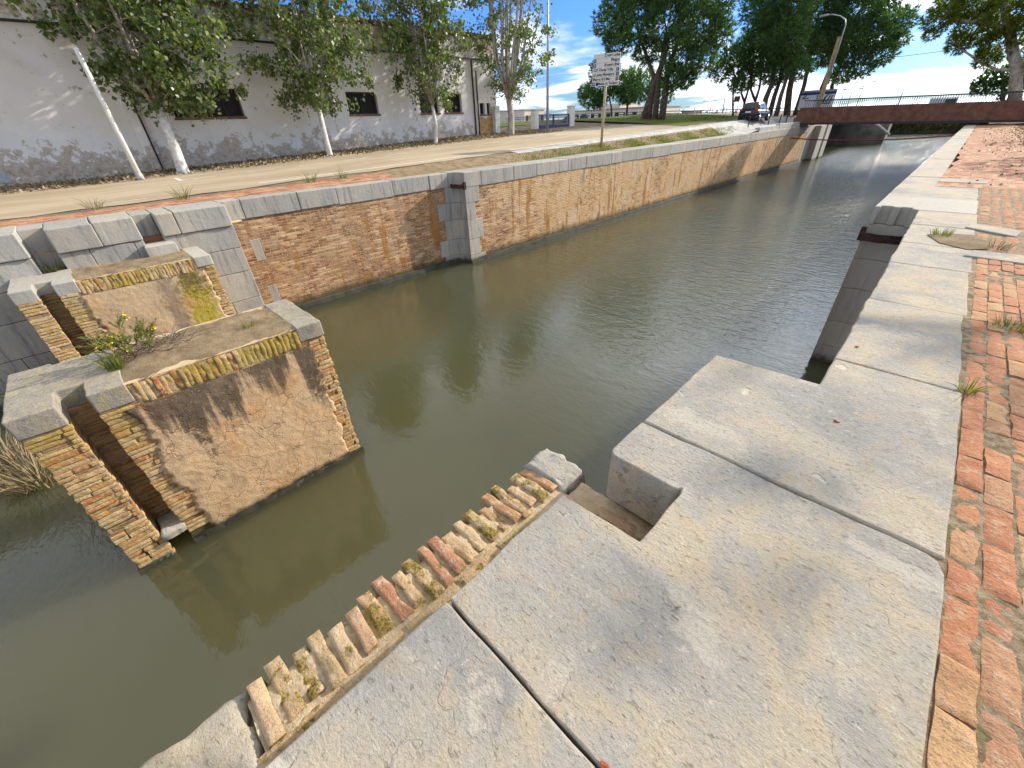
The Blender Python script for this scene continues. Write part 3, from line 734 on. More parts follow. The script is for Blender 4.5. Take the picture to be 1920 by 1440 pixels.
def rough_block(mb, x0, x1, y0, y1, z0, z1, amp=.03, sd=0, n=14):
    mb.sm = True
    def top(u, v):
        x = x0+(x1-x0)*u; y = y0+(y1-y0)*v; nz = Vector((x*9, y*9, sd)); e = 1 if (u in (0, 1) or v in (0, 1)) else 0
        d1 = mnoise.noise(nz+Vector((0, 0, 9)))*amp*e; d2 = mnoise.noise(nz+Vector((0, 0, 19)))*amp*e
        return (x+d1, y+d2, z1 + mnoise.noise(nz)*amp*.35 + mnoise.noise(nz*3)*amp*.2 - e*amp*.5)
    vs = [top(i/n, j/n) for j in range(n+1) for i in range(n+1)]
    fs_ = [(j*(n+1)+i, j*(n+1)+i+1, (j+1)*(n+1)+i+1, (j+1)*(n+1)+i) for j in range(n) for i in range(n)]
    rim = [i for i in range(n+1)] + [j*(n+1)+n for j in range(1, n+1)] + [n*(n+1)+i for i in range(n-1, -1, -1)] + [j*(n+1) for j in range(n-1, 0, -1)]
    k = len(vs); vs += [(vs[r][0]+mnoise.noise(Vector(vs[r])*7)*amp*.6, vs[r][1]+mnoise.noise(Vector(vs[r])*7+Vector((5, 5, 5)))*amp*.6, (z0+z1)/2) for r in rim]
    k2 = len(vs); vs += [(vs[r][0], vs[r][1], z0) for r in rim]; mm = len(rim)
    fs_ += [(rim[(a+1) % mm], rim[a], k+a, k+(a+1) % mm) for a in range(mm)] + [(k+(a+1) % mm, k+a, k2+a, k2+(a+1) % mm) for a in range(mm)]
    mb.add(vs, fs_)
m = MB(); rough_block(m, -1.41, -1.05, 1.44, 1.68, -.6, -.375, .05, 3); m.build('end_stone', 'pale_stone', lg)
m = MB(); rough_block(m, -1.40, -1.02, -.85, -.365, -.6, -.40, .05, 8); m.build('end_stone', 'pale_stone', lg)

# ================================================================== THE TWO BRICK PIERS STANDING IN THE WATER
def pier(xf, xb, y0, y1, s0, s1, zt, lbl, pm, seed, stone_m, rstone=.36):
    r = thing('brick_pier', ((xf+xb)/2, (y0+y1)/2, ZW-1), lbl, 'brick pier')
    rn = random.Random(seed); zb = ZW-1.1; sd = .43; ins = .020
    m = MB()                                           # mortar-coloured brick heart, with the slot left open
    m.box(xb, xf-sd, y0+ins, y1-ins, zb, zt-.02)
    m.box(xf-sd, xf-ins, y0+ins, s0-.012, zb, zt-.02); m.box(xf-sd, xf-ins, s1+.012, y1-ins, zb, zt-.02)
    m.build('brick_core', 'buff_brick', r)
    z = ZW-.02; mA = MB(); mB = MB(); mC = MB(); mD = MB(); k = seed*1000; p0 = y0+1.05 - .0; p1 = y1-.30
    course = 0
    while z < zt-.27:                                   # stretcher courses, modelled brick by brick
        h = .040 + rn.random()*.032; course += 1
        for a, b, m in ((y0, s0, mA), (s1, y1, mB)):
            y = a
            while y < b-.02:
                L = min(rn.choice((.30, .29, .31, .15)), b-y)
                if b-(y+L) < .07: L = b-y
                mid = y+L/2
                inpl = p0 - .10 + .12*mnoise.noise(Vector((z*3, seed, 0))) < mid < p1 + .10*mnoise.noise(Vector((z*3, seed, 4)))
                k += 1
                if True:
                    jut = rn.uniform(-.010, .006) - (.03 if rn.random() < .08 else 0) - (.03 if inpl else 0); ed = rn.uniform(-.015, .015) if (y == a or abs(b-y-L) < .001) else 0
                    m.brick((xf + jut, mid + ed, z+h/2), (0, 1, 0), (0, 0, 1), (1, rn.uniform(-.02, .02), rn.uniform(-.04, .04)), L-.008, h-.001, .12, k, 8, 4, .008, .003, .55)
                y += L + .006
        for yy, sg, m in ((y0+.0, -1, mC), (y1, 1, mD)):           # return courses on the two ends
            x = xf - .10
            while x > xb:
                k += 1; L = rn.choice((.29, .15)); 
                m.brick((x-L/2, yy-sg*.02+sg*rn.uniform(-.008, .008), z+h/2), (-1, 0, 0), (0, 0, 1), (0, sg, 0), L-.01, h, .05, k, 3, 2, .006, .012); x -= L
        for yy, sg, m in ((s0, 1, mA), (s1, -1, mB)):              # cheeks of the slot
            k += 1; m.brick((xf-.22, yy-sg*.012, z+h/2), (-1, 0, 0), (0, 0, 1), (0, sg, 0), .38, h, .04, k, 4, 2, .006, .010)
        k += 1; mA.brick((xf-sd+.006, (s0+s1)/2, z+h/2), (0, 1, 0), (0, 0, 1), (1, 0, 0), s1-s0, h, .04, k, 4, 2, .008, .010)
        z += h + .011
    for m in (mA, mB, mC, mD): m.build('brickwork', 'lichen_brick', r)
    m = MB(); m.sm = True                              # rendered panel, ragged at its rim
    def P(u, v):
        y = p0-.25 + (p1-p0+.45)*u; z_ = ZW-.02 + (zt-.31-ZW+.02)*v
        mk = min(1, (y-p0+.16)/.12, (p1-y+.10)/.10) + .9*mnoise.noise(Vector((y*4, z_*3.2, seed))) + .5*mnoise.noise(Vector((y*13, z_*11, seed)))
        mk += .8*smooth(-.1, .5, min(y-p0, p1-y))
        off = .022*smooth(-.1, .35, mk) - .05*(1-smooth(-.2, .2, mk))
        return (xf + off + .014*mnoise.noise(Vector((y*2.5, z_*2.5, seed+3))) + .006*mnoise.noise(Vector((y*14, z_*14, seed))), y, z_)
    m.sheet(110, 90, P); m.build('plaster_panel', pm, r)
    m = MB(); y = s1+.36; k = 0                        # band of upright bricks along the top edge
    while y < y1-rstone-.03:
        w = .045 + rn.random()*.03; k += 1
        m.brick((xf-.004+rn.uniform(-.010, .008), y+w/2, zt-.165+rn.uniform(-.02, .012)), (0, rn.uniform(-.03, .03), 1), (0, 1, 0), (1, rn.uniform(-.08, .08), .05), .27, w+.003, .3, seed*77+k, 10, 4, .014, .006, .5)
        y += w + .006
    m.build('brick_band', 'lichen_brick', r)
    S = [(xf+.004, s1), (xf+.004, s1+.35), (xb, s1+.35), (xb, s1+.12), (xb+.09, s1+.10), (xb+.10, s0+.02), (xb, s0-.02), (xb, y0-.02), (xf+.005, y0-.015), (xf+.005, s0), (xf-sd+.01, s0), (xf-sd+.01, s1)]
    stone(S, zt-.25, zt+.01, 'cap_stone', stone_m, r, .02, .008, 3)
    stone([(xf+.005, y1-rstone), (xf+.005, y1+.02), (xb+.02, y1+.02), (xb+.02, y1-rstone)], zt-.24, zt+.01, 'end_cap', stone_m, r, .025, .012, 3)
    m = MB(); m.sm = True
    def D(u, v):
        x = xb + (xf-.012-xb)*u; y = s1+.34 + (y1-rstone-s1-.33)*v; e = min(u, 1-u)*2
        return (x, y, zt - .035 + .045*min(1, e*3) + .03*mnoise.noise(Vector((x*3, y*3, seed))) + .012*mnoise.noise(Vector((x*12, y*12, seed))))
    m.sheet(40, 60, D); m.build('earth_fill', 'dry_soil', r)
    m = MB(); m.sm = True                              # concrete foot just above the water
    m.sheet(60, 4, lambda u, v: (xf+.055-.015*v+.008*mnoise.noise(Vector((u*30, v*3, 1))), s1+.01+(y1+.03-s1)*u, ZW-.3+.40*v - (.05 if v == 1 else 0)*mnoise.noise(Vector((u*20, 0, 0)))))
    m.sheet(10, 4, lambda u, v: (xf+.04-.012*v+.008*mnoise.noise(Vector((u*9, v*3, 2))), y0-.03+(s0-y0)*u, ZW-.3+.36*v))
    m.box(xf-.15, xf+.04, s1+.01, y1+.02, ZW-.4, ZW+.085); m.box(xf-.15, xf+.028, y0-.02, s0-.02, ZW-.4, ZW+.055)
    m.build('wet_footing', 'dark_concrete', r)
    m = MB(); m.box(xf-sd, xf-sd+.02, s0+.004, s1-.004, ZW-.4, ZW+.30); m.build('slot_void_shade', 'dark_opening', r)  # near-black plate, the shade of the open slot foot put into its colour
    m = MB(); rough_block(m, xf-sd+.03, xf+.03, s0+.01, s1+.01, ZW+.30, ZW+.43, .05, seed); m.build('sill_stone', 'grey_stone', r)
    return r
pier(-6.07, -7.5, -1.46, 1.86, -1.07, -.82, -.80, 'nearer free-standing brick pier, slotted, with blotched plaster face and shrub on top', 'plaster_panel', 3, 'lichen_stone')
pier(-12.2, -13.56, -1.64, 1.76, -1.30, -1.03, -.80, 'farther brick pier against the lock wall, its plaster face crossed by a yellow lichen band', 'lichen_plaster', 5, 'warm_stone', .34)

# ================================================================== LEFT LOCK WALL
lq = thing('quay_wall', (-14.2, 3, -2), 'far lock wall of grey coping stones over stained old brick, with stone buttress and iron strap, below the road', 'canal wall')
m = MB()
m.prism([(-14.7, -20), (-13.95, -20), (-13.95, 3.12), (-14.30, 3.16), (-14.30, 11.35), (-13.62, 11.4), (-13.62, 62), (-14.7, 62)], -4.6, -.44)
m.build('brick_face', 'canal_brick', lq, fix=True)
def ls(poly, z0, z1, name='coping_stone', mt='grey_stone', bev=.03, amp=.012): return stone(poly, z0, z1, name, mt, lq, bev, amp, 3, .18)
XB = -14.78; FR = -13.46
for a, b, xf in ((-6.2, -4.4, FR), (-4.394, -2.7, FR), (-2.694, -1.15, FR), (-1.146, -.735, -13.96), (-.731, .05, FR+.02), (.054, .80, FR-.02), (.804, 1.20, -13.9), (1.204, 1.58, FR), (1.584, 2.76, FR), (2.764, 3.3, -14.26)):
    ls(rect(XB, xf, a, b), -.45, ZL+random.uniform(-.01, .01), bev=.032 if xf > -13.6 else .02)
crs = [-.455, -1.03, -1.67, -2.45, -3.1, -3.9]
brk = [[-1.15, -.735, -.22, .60, .80, 1.20, 2.78], [-1.15, -.735, .2, .80, 1.20, 1.9, 2.78], [-1.15, -.735, .8, 1.20, 2.78], [-1.15, -.735, 0, .8, 1.20, 2.0, 2.78], [-1.15, -.735, .8, 1.2, 2.78]]
for i in range(5):
    ys = [-6.2, -4.6+.5*(i % 2), -2.7+.4*(i % 2)] + brk[i]
    for a, b in zip(ys, ys[1:]):
        groove = (a == -1.15 and b == -.735) or (a == .80 and b == 1.20)
        if groove and a > 0 and i == 0: ls(rect(-14.3, -13.88, a, b-.01), crs[1]+.005, crs[0]-.002, 'brick_infill', 'old_brick', .01)
        else: ls(rect(-14.35, -13.94 if groove else -13.52, a, b-.008), crs[i+1]+.004, crs[i]-.004, 'buttress_stone', bev=.018)
    tooth = 3.45 if i % 2 else 3.12
    ls(rect(-14.9, -14.285, 2.79, tooth), crs[i+1]+.005, crs[i]-.004, 'quoin_stone', bev=.012)
ls(rect(-13.7, -13.15, .72, 1.34), -.9, -.56, 'step_stone', 'warm_stone', .02, .02)
y = 3.31
while y < 10.5:
    L = min(random.choice((.9, 1.25, 1.6, 2.1)), 10.75-y); L = 10.75-y if 10.75-y-L < .6 else L
    ls(rect(XB, -14.255+random.uniform(-.012, .012), y, y+L-.010), -.45+random.uniform(-.03, .02), ZL+random.uniform(-.015, .012)); y += L
# pilaster with hollow quoin
hol = [(-14.27, 10.62), (-14.24, 10.80), (-14.16, 10.95), (-14.03, 11.05), (-13.9, 11.08), (-13.76, 11.06), (-13.58, 11.02)]
ls([(XB, 10.76), (-14.27, 10.76), (-14.22, 10.9), (-14.1, 11.02), (-13.9, 11.08), (-13.58, 11.02), (-13.58, 11.9), (XB, 11.9)], -.45, ZL, bev=.02)
for i, (lt, rt) in enumerate(((10.55, 11.75), (10.12, 11.5), (10.38, 11.85), (10.0, 11.6), (10.2, 11.9))):
    ls([(-14.9, lt), (-14.285, lt)] + hol + [(-13.58, rt), (-14.9, rt)], crs[i+1]+.005, crs[i]-.004, 'quoin_stone', bev=.012, amp=.004)
y = 11.91
while y < 43.5:
    L = random.choice((1.1, 1.5, 1.9, 2.3)); ls(rect(XB, -13.585+random.uniform(-.008, .008), y, y+L-.011), -.46+random.uniform(-.02, .02), ZL+random.uniform(-.01, .01)+.0025*(y-12)); y += L
while y < 61:
    L = 2.4; ls(rect(XB, -13.585, y, min(61, y+L)-.011), -.46, ZL+.0025*(y-12)); y += L
strap(-13.93, 11.0, -.40, .36, .22, lq)
m = MB(); m.sm = True
m.sheet(120, 4, lambda u, v: (-13.46-.04*v+.02*mnoise.noise(Vector((u*90, v*2, 1))), 11.0+51*u, ZW-.3+.46*v)); m.sheet(120, 1, lambda u, v: (-13.50-.13*v, 11.0+51*u, ZW+.16+.02*v+.02*mnoise.noise(Vector((u*90, 0, 4)))))
m.sheet(30, 4, lambda u, v: (-14.14-.04*v+.02*mnoise.noise(Vector((u*20, v*2, 1))), 2.8+8.2*u, ZW-.3+.44*v)); m.sheet(30, 1, lambda u, v: (-14.18-.13*v, 2.8+8.2*u, ZW+.14+.02*v))
m.build('footing', 'dark_concrete', lq)
# raised concrete upstand beside the pavement and the lock's far quoin beneath the bridge
m = MB(); m.box(-14.1, -13.72, 45, 50.6, .02, .50); m.box(-14.1, -13.70, 50.64, 61, .02, .62); m.build('upstand', 'concrete', lq, .02)
m = MB(); m.box(-14.2, -12.95, 64.0, 66.3, -4.5, .1); m.box(-14.2, -13.3, 66.3, 67.3, -4.5, .1); m.box(-14.2, -12.95, 67.3, 69.2, -4.5, .1); m.box(-14.6, -13.6, 61, 64, -4.6, .15); m.build('far_quoin', 'warm_stone', lq, .03)

# ================================================================== WAREHOUSE beyond the road
bd = thing('warehouse', (-32, 7, 0), 'long whitewashed warehouse with peeling plaster, dark windows and tiled eaves behind the poplars', 'building')
XW = -27.0; ZR = 6.75
wins = [(4.95, 7.95, 2.40, 3.55), (13.66, 15.65, 2.40, 3.5), (18.75, 20.3, 2.40, 3.5), (20.75, 22.35, 2.40, 3.5), (24.05, 24.55, 2.25, 2.95), (24.75, 25.15, 2.25, 2.95)]
m = MB()
def wq(y0, y1, z0, z1):
    n = max(1, int((y1-y0)/1.0)); k = max(1, int((z1-z0)/1.0))
    m.sheet(n, k, lambda u, v: (XW, y0+(y1-y0)*u, z0+(z1-z0)*v))
ys = -16.0
for a, b, z0, z1 in wins:
    wq(ys, a, -.5, ZR); wq(a, b, -.5, z0); wq(a, b, z1, ZR)
    m.add([(XW, a, z0), (XW, b, z0), (XW, b, z1), (XW, a, z1), (XW-.30, a, z0), (XW-.30, b, z0), (XW-.30, b, z1), (XW-.30, a, z1)], [(0, 1, 5, 4), (1, 2, 6, 5), (2, 3, 7, 6), (3, 0, 4, 7)])
    ys = b
wq(ys, 25.75, -.5, ZR)
m.add([(XW, 25.75, -.5), (XW-11, 25.75, -.5), (XW-11, 25.75, ZR), (XW-5.5, 25.75, ZR+.4), (XW, 25.75, ZR)], [(0, 1, 2, 3, 4)])
m.add([(XW, -16, -.5), (XW-11, -16, -.5), (XW-11, -16, ZR), (XW-5.5, -16, ZR+.4), (XW, -16, ZR)], [(4, 3, 2, 1, 0)])
m.add([(XW-11, -16, -.5), (XW-11, 25.75, -.5), (XW-11, 25.75, ZR), (XW-11, -16, ZR)], [(0, 1, 2, 3)])
m.build('wall', 'lime_wall', bd)
for a, b, z0, z1 in wins:
    f = MB(); f.box(XW-.29, XW-.27, a, b, z0, z1); g = f.build('window', 'dark_opening', bd)
    f = MB()
    f.box(XW-.27, XW-.20, a, a+.07, z0, z1); f.box(XW-.27, XW-.20, b-.07, b, z0, z1); f.box(XW-.27, XW-.20, a+.07, b-.07, z1-.07, z1); f.box(XW-.27, XW-.20, a+.07, b-.07, z0, z0+.07)
    n = max(1, int((b-a)/.75))
    for i in range(1, n): f.box(XW-.265, XW-.22, a+(b-a)*i/n-.025, a+(b-a)*i/n+.025, z0+.07, z1-.07)
    f.build('frame', 'window_wood', g)
    f = MB(); f.box(XW-.2, XW+.06, a-.06, b+.06, z0-.10, z0-.005); f.build('sill', 'terracotta', g, .01)
m = MB()                                              # roof of ribbed tiles with a tile course at the eaves
for i in range(140):
    y = -16.2 + i*.3
    m.tube([(XW+.22, y+.15, ZR+.02), (XW-5.5, y+.15, ZR+.48)], .09, 6)
m.add([(XW+.20, -16.2, ZR), (XW+.20, 25.9, ZR), (XW-5.5, 25.9, ZR+.45), (XW-5.5, -16.2, ZR+.45), (XW-11.2, -16.2, ZR), (XW-11.2, 25.9, ZR)], [(0, 1, 2, 3), (3, 2, 5, 4)])
rf = m.build('roof', 'terracotta', bd)
m = MB(); m.box(XW+.003, XW+.10, -16.1, 25.85, ZR-.14, ZR-.02); m.build('cornice', 'terracotta', rf)
m = MB(); m.box(XW+.003, XW+.16, 3.18, 3.55, 0, 5.3); m.build('pilaster', 'lime_wall', bd, .01)
m = MB(); m.box(XW+.012, XW+.18, 3.56, 3.62, .3, 5.3); m.build('downpipe', 'dark_steel', bd)
m = MB(); m.tube([(XW+.06, -16, 5.50), (XW+.06, -3, 5.44), (XW+.06, 4, 5.50), (XW+.06, 12, 5.44), (XW+.06, 20, 5.50), (XW+.06, 25.6, 5.46)], .045, 6); m.build('cable', 'dark_steel', bd)
m = MB(); m.tube([(XW+.09, 23.45, .5), (XW+.09, 23.45, 5.4)], .06, 8); m.build('downpipe', 'window_wood', bd)
m = MB(); m.tube([(XW+.09, 23.8, .5), (XW+.09, 23.8, 4.8)], .05, 8); m.build('downpipe', 'window_wood', bd)
m = MB(); m.sm = True; m.sheet(10, 8, lambda u, v: (XW+.012, 23.9+1.75*u+.1*mnoise.noise(Vector((v*5, u*5, 1))), .6+1.45*v+.2*mnoise.noise(Vector((u*4, v*2, 3))))); m.build('patch', 'ochre_patch', bd)
m = MB(); m.box(XW+.05, XW+.4, 25.2, 25.7, .5, 2.75); m.build('end_pillar', 'white_paint', bd, .02)
m = MB(); m.box(XW+.004, XW+.03, -2.0, -1.45, .35, .72); m.build('vent_plate', 'galvanised', bd)

# ================================================================== TREES
def leaf(mb, c, s, rn, droop=.4):
    n = Vector((rn.gauss(0, 1), rn.gauss(0, 1), rn.gauss(0, 1)+.3)).normalized()
    a = n.cross(Vector((rn.gauss(0, 1), rn.gauss(0, 1), -droop))).normalized(); b = n.cross(a)
    c = Vector(c); w = s*.48
    mb.add([c-a*s*.55, c+b*w-a*s*.08, c+a*s*.6, c-b*w-a*s*.08], [(0, 1, 2, 3)])
def poplar(x, y, H, rad, zb, seed, lbl, twigs=270, per=38, tr=.19, lean=0.0, bark='whitewashed_bark', side=0.0, ls=.15, stems=9, off=0.0):
    rn = random.Random(seed); g = gz(x, y) - .03
    r = thing('poplar_tree', (x, y, g), lbl, 'tree', 'poplars along the warehouse')
    t = MB(); fork = zb + .1
    base = Vector((x, y, g)); kn = base + Vector((rn.uniform(-.1, .1), lean*fork*.4 + rn.uniform(-.1, .1), fork*.5)); fk = base + Vector((rn.uniform(-.1, .1), lean*fork, fork))
    t.tube([base - Vector((0, 0, .1)), base + Vector((0, 0, .15)), kn, fk], [tr*1.55, tr*1.15, tr*.95, tr*.85], 12)
    t.build('trunk', bark, r)
    tips = []; t = MB()
    for i in range(stems):
        a = 2*math.pi*(i+rn.random()*.7)/stems; sp = rn.uniform(.25, .75)*rad if i else .1
        top = base + Vector((math.cos(a)*sp, math.sin(a)*sp + side*sp, H*rn.uniform(.72, .98)))
        m1 = fk + Vector((math.cos(a)*sp*.55, math.sin(a)*sp*.55, (H-fork)*.22)); m2 = fk.lerp(top, .6) + Vector((rn.uniform(-.2, .2), rn.uniform(-.2, .2), 0)) + Vector((math.cos(a), math.sin(a), 0))*sp*.15
        st = fk - Vector((0, 0, rn.uniform(0, .35)))
        pts = [st, m1, m2, top]; t.tube(pts, [tr*.46, tr*.34, tr*.2, .012], 6); tips.append(pts)
    lv = MB()
    def onlimb(z):
        p = rn.choice(tips)
        for a, b in zip(p, p[1:]):
            if a.z <= z <= b.z: return a.lerp(b, (z-a.z)/(b.z-a.z+1e-6))
        return p[1]
    for k in range(twigs):
        u = rn.random()**.8; z = zb - .05 + u*(H-zb)
        R = rad*(min(1, .50+2.0*u) if u < .25 else 1.0 - .65*max(0, (u-.42)/.58)**1.2)
        a = rn.random()*2*math.pi; q = R*math.sqrt(rn.random())*rn.uniform(.75, 1.08)
        q *= 1 + .35*mnoise.noise(Vector((math.cos(a)*2, math.sin(a)*2, z*.55+seed)))
        c = Vector((x+math.cos(a)*q*.9, y+math.sin(a)*q + side*rad*.25*(1-u) + off, g+z))
        l = onlimb(g+z-rn.uniform(.3, 1.1))
        if (c-l).length < 2.6: t.tube([l, l.lerp(c, .55)+Vector((0, 0, .10)), c], [.022, .014, .006], 4, False)
        sg = rn.uniform(.13, .27)
        for j in range(int(per*rn.uniform(.5, 1.3))):
            leaf(lv, (c.x+rn.gauss(0, sg), c.y+rn.gauss(0, sg), c.z+rn.gauss(0, sg*.9)), ls*rn.uniform(.6, 1.25), rn)
    t.build('branches', 'pale_bark', r)
    lv.build('crown', 'poplar_leaf', r)
    return r
poplar(-24.5, 3.95, 11.2, 3.45, 2.35, 21, 'leafiest and nearest whole poplar, thick whitewashed trunk, next to the slanting white pole', 440, 62, .20, .04, side=.05, ls=.165, off=.75)
poplar(-24.5, 10.75, 11.2, 3.4, 2.05, 22, 'poplar with slim whitewashed trunk, standing between first and second warehouse windows', 390, 58, .13, .03, side=.1, off=.3)
poplar(-24.5, 17.85, 11.2, 2.7, 1.95, 23, 'poplar with the thinnest whitewashed trunk, before the paired warehouse windows', 340, 56, .11, .01)
poplar(-24.5, 24.7, 12, 3.3, 2.1, 24, 'poplar with bare grey trunk at the warehouse corner, airy many-stemmed crown', 260, 48, .24, .0, 'pale_bark', .2, stems=18)
poplar(-24.5, -3.6, 9.8, 3.7, 2.6, 25, 'poplar at the left edge of view, only dark leaf tips showing', 230, 54, .18)

def tuft(mb, c, d, rn, L, w, n=7):
    c = Vector(c); d = Vector(d).normalized()
    for i in range(n):
        k = (d + Vector((rn.gauss(0, .55), rn.gauss(0, .55), rn.gauss(0, .55)+.12))).normalized()
        s = k.cross(Vector((rn.gauss(0, 1), rn.gauss(0, 1), rn.gauss(0, 1)))).normalized()*w; l = L*rn.uniform(.6, 1.15)
        mb.add([c-s, c+s, c+k*l], [(0, 1, 2)])
def pine(blobs, trunks, rads, seed, lbl, m='pine_needle', dens=140, L=.45, w=.04, group='pines by the road and bridge', nt=7, deep=0, name='pine_tree', bark='pine_bark', sg=1):
    rn = random.Random(seed); b0 = Vector(trunks[0][0])
    r = thing(name, b0, lbl, 'tree', group)
    t = MB()
    for p, rd in zip(trunks, rads):
        n = len(p); p = [Vector(q) for q in p]
        if p[0] == b0 or p[0].z < 2.2: p[0] = p[0] - Vector((0, 0, .4))
        t.tube(p, [rd*(1.12 - .55*i/(n-1)) for i in range(n)], 8)
    lv = MB(); allp = [Vector(q) for p in trunks for q in p[1:]]
    for bx, by, bz, br in blobs:
        c = Vector((bx, by + (rn.uniform(-.4, .4)*deep*br), bz)); near = min(allp, key=lambda q: (q-c).length)
        t.tube([near, near.lerp(c, .5)-Vector((0, 0, .15*br)), c], [.09, .06, .03], 5)
        for i in range(int(dens*br*br)):
            d = Vector((rn.gauss(0, 1), rn.gauss(0, 1), rn.gauss(0, 1)))
            d.normalize()
            lump = .88 + .24*mnoise.noise(d*1.8 + c*.7) + .18*mnoise.noise(d*4.5 + c)
            q = c + Vector((d.x*br, d.y*br*1.15, d.z*br*.8))*lump*(.35 + .67*rn.random()**.45)
            tuft(lv, q, d + Vector((0, 0, .25)), rn, L, w, nt)
    t.build('trunk', bark, r)
    lv.build('crown', m, r)
    return r

pine([(-29.0, 46, 12.8, 2.85), (-25.7, 46, 12.9, 3.59), (-22.6, 46, 12.0, 3.24), (-19.8, 46, 9.8, 1.7), (-30.4, 46, 9.9, 2.27), (-27.4, 46, 9.9, 2.65), (-24.2, 46, 9.1, 2.79), (-21.3, 46, 8.3, 2.46), (-19.5, 46, 7.7, 1.4), (-29.6, 46, 8.1, 1.53), (-26.4, 46, 7.2, 1.58), (-22.1, 46, 6.1, 1.97), (-20.3, 46, 5.9, 1.5), (-23.1, 46, 4.8, 1.36), (-21.5, 46, 4.5, 1.04)],
     [[(-25.75, 46.0, 1.16), (-25.31, 46.0, 2.99), (-24.84, 46.0, 4.72), (-24.28, 46.0, 6.33), (-24.1, 46.0, 8.28)], [(-24.35, 46.0, 1.21), (-24.49, 46.0, 3.39), (-24.53, 46.0, 5.53), (-24.38, 46.0, 8.31)], [(-23.64, 46.0, 1.19), (-23.62, 46.0, 3.34), (-23.74, 46.0, 5.46), (-22.95, 46.0, 7.75)], [(-25.08, 46.0, 1.23), (-25.09, 46.0, 3.43), (-25.21, 46.0, 5.17), (-27.16, 46.0, 8.27)]], [0.36, 0.3, 0.34, 0.26], 40, 'biggest pine, several thick leaning trunks rising from the grass beside the road', deep=1)
pine([(-40.9, 58, 4.1, 1.7), (-38.8, 58, 5.2, 2.26), (-38.6, 58, 7.2, 2.01), (-41.9, 58, 5.0, 1.14), (-39.3, 58, 3.7, 1.05)],
     [[(-37.28, 58.0, 1.67), (-37.62, 58.0, 3.05), (-38.34, 58.0, 4.9)]], [0.13], 41, 'small pine farthest left, its low crown peeping out behind the direction sign', deep=1.5)
pine([(-37.1, 60, 5.4, 2.61), (-34.3, 60, 5.2, 2.67), (-31.4, 60, 4.2, 1.7), (-36.1, 60, 4.2, 1.38)],
     [[(-36.27, 60.0, 1.6), (-36.25, 60.0, 3.28), (-35.47, 60.0, 5.32)], [(-36.25, 60.0, 3.28), (-37.13, 60.0, 5.44)]], [0.15, 0.1], 42, 'slender pine with forked trunk just left of the many-trunked big pine', deep=1.5)
pine([(-24.7, 62, 5.9, 1.39), (-23.8, 62, 7.1, 1.95), (-22.8, 62, 4.6, 1.2)],
     [[(-22.28, 62.0, 1.39), (-22.79, 62.0, 2.88), (-23.28, 62.0, 5.53)]], [0.13], 43, 'thin straight pine nearest the brown square sign, left of the parked car', deep=1.5)
pine([(-23.2, 66, 5.2, 1.76), (-23.4, 66, 8.3, 2.74)],
     [[(-22.54, 66.0, 1.45), (-22.76, 66.0, 2.77), (-23.41, 66.0, 3.76), (-23.53, 66.0, 5.68)], [(-22.76, 66.0, 2.77), (-22.65, 66.0, 4.26), (-22.93, 66.0, 6.67)]], [0.17, 0.14], 44, 'pine whose forked trunk rises directly behind the parked car', deep=1.5)
pine([(-21.2, 64, 7.2, 2.34), (-21.3, 64, 9.3, 2.97)],
     [[(-20.4, 64.0, 1.4), (-20.84, 64.0, 2.78), (-21.67, 64.0, 4.0), (-22.11, 64.0, 6.51)], [(-20.84, 64.0, 2.78), (-20.73, 64.0, 4.09), (-21.19, 64.0, 7.4)]], [0.17, 0.15], 45, 'pine with a wide V-shaped fork rising over the car roof', deep=1.5)
pine([(-19.0, 62, 5.6, 2.03), (-20.7, 62, 11.3, 3.12)],
     [[(-18.96, 62.0, 1.27), (-19.09, 62.0, 2.94), (-18.8, 62.0, 4.67), (-19.78, 62.0, 8.97)]], [0.32], 46, 'stout dark pine trunk just right of the parked car', deep=1.5)
pine([(-19.3, 63, 10.7, 3.23), (-18.1, 63, 6.5, 2.01), (-21.7, 63, 13.7, 3.22)],
     [[(-18.53, 63.0, 1.18), (-18.53, 63.0, 3.17), (-18.36, 63.0, 4.66), (-19.0, 63.0, 8.95)]], [0.27], 47, 'slanting pine, first of the close pair between car and billboard', deep=1.5)
pine([(-18.5, 61, 8.3, 2.57), (-16.1, 61, 5.4, 1.4)],
     [[(-17.21, 61.0, 1.17), (-17.28, 61.0, 3.08), (-17.18, 61.0, 4.52), (-17.82, 61.0, 7.33)]], [0.24], 48, 'slanting pine, second of the close pair between car and billboard', deep=1.5)
pine([(-18.9, 69, 7.9, 2.75), (-20.0, 69, 15.0, 3.91), (-18.1, 69, 10.7, 3.16)],
     [[(-18.15, 69.0, 1.07), (-18.73, 69.0, 3.77), (-18.96, 69.0, 6.43), (-19.08, 69.0, 10.37)]], [0.38], 49, 'thickest pine of the bridge row, its trunk straight and dark', deep=1.5)
pine([(-16.2, 70, 7.5, 2.47), (-15.3, 70, 10.8, 3.35), (-16.1, 70, 14.4, 3.78)],
     [[(-17.58, 70.0, 1.15), (-17.49, 70.0, 4.24), (-17.75, 70.0, 6.87), (-18.28, 70.0, 9.88)], [(-17.72, 70.0, 7.12), (-17.5, 70.0, 9.77)]], [0.26, 0.18], 50, 'tall reddish pine leaning over beside the billboard, trunk bare and forked high up', deep=1.5)
pine([(-14.2, 72, 8.1, 2.8), (-12.4, 72, 8.8, 2.83), (-12.5, 72, 5.6, 1.53), (-14.2, 72, 5.2, 1.45), (-11.2, 72, 6.8, 1.71)],
     [[(-15.46, 72.0, 1.95), (-15.93, 72.0, 3.9), (-15.65, 72.0, 6.25), (-13.64, 72.0, 8.01)]], [0.28], 51, 'pine behind the billboard with branches spreading right over the canal', deep=1.5)
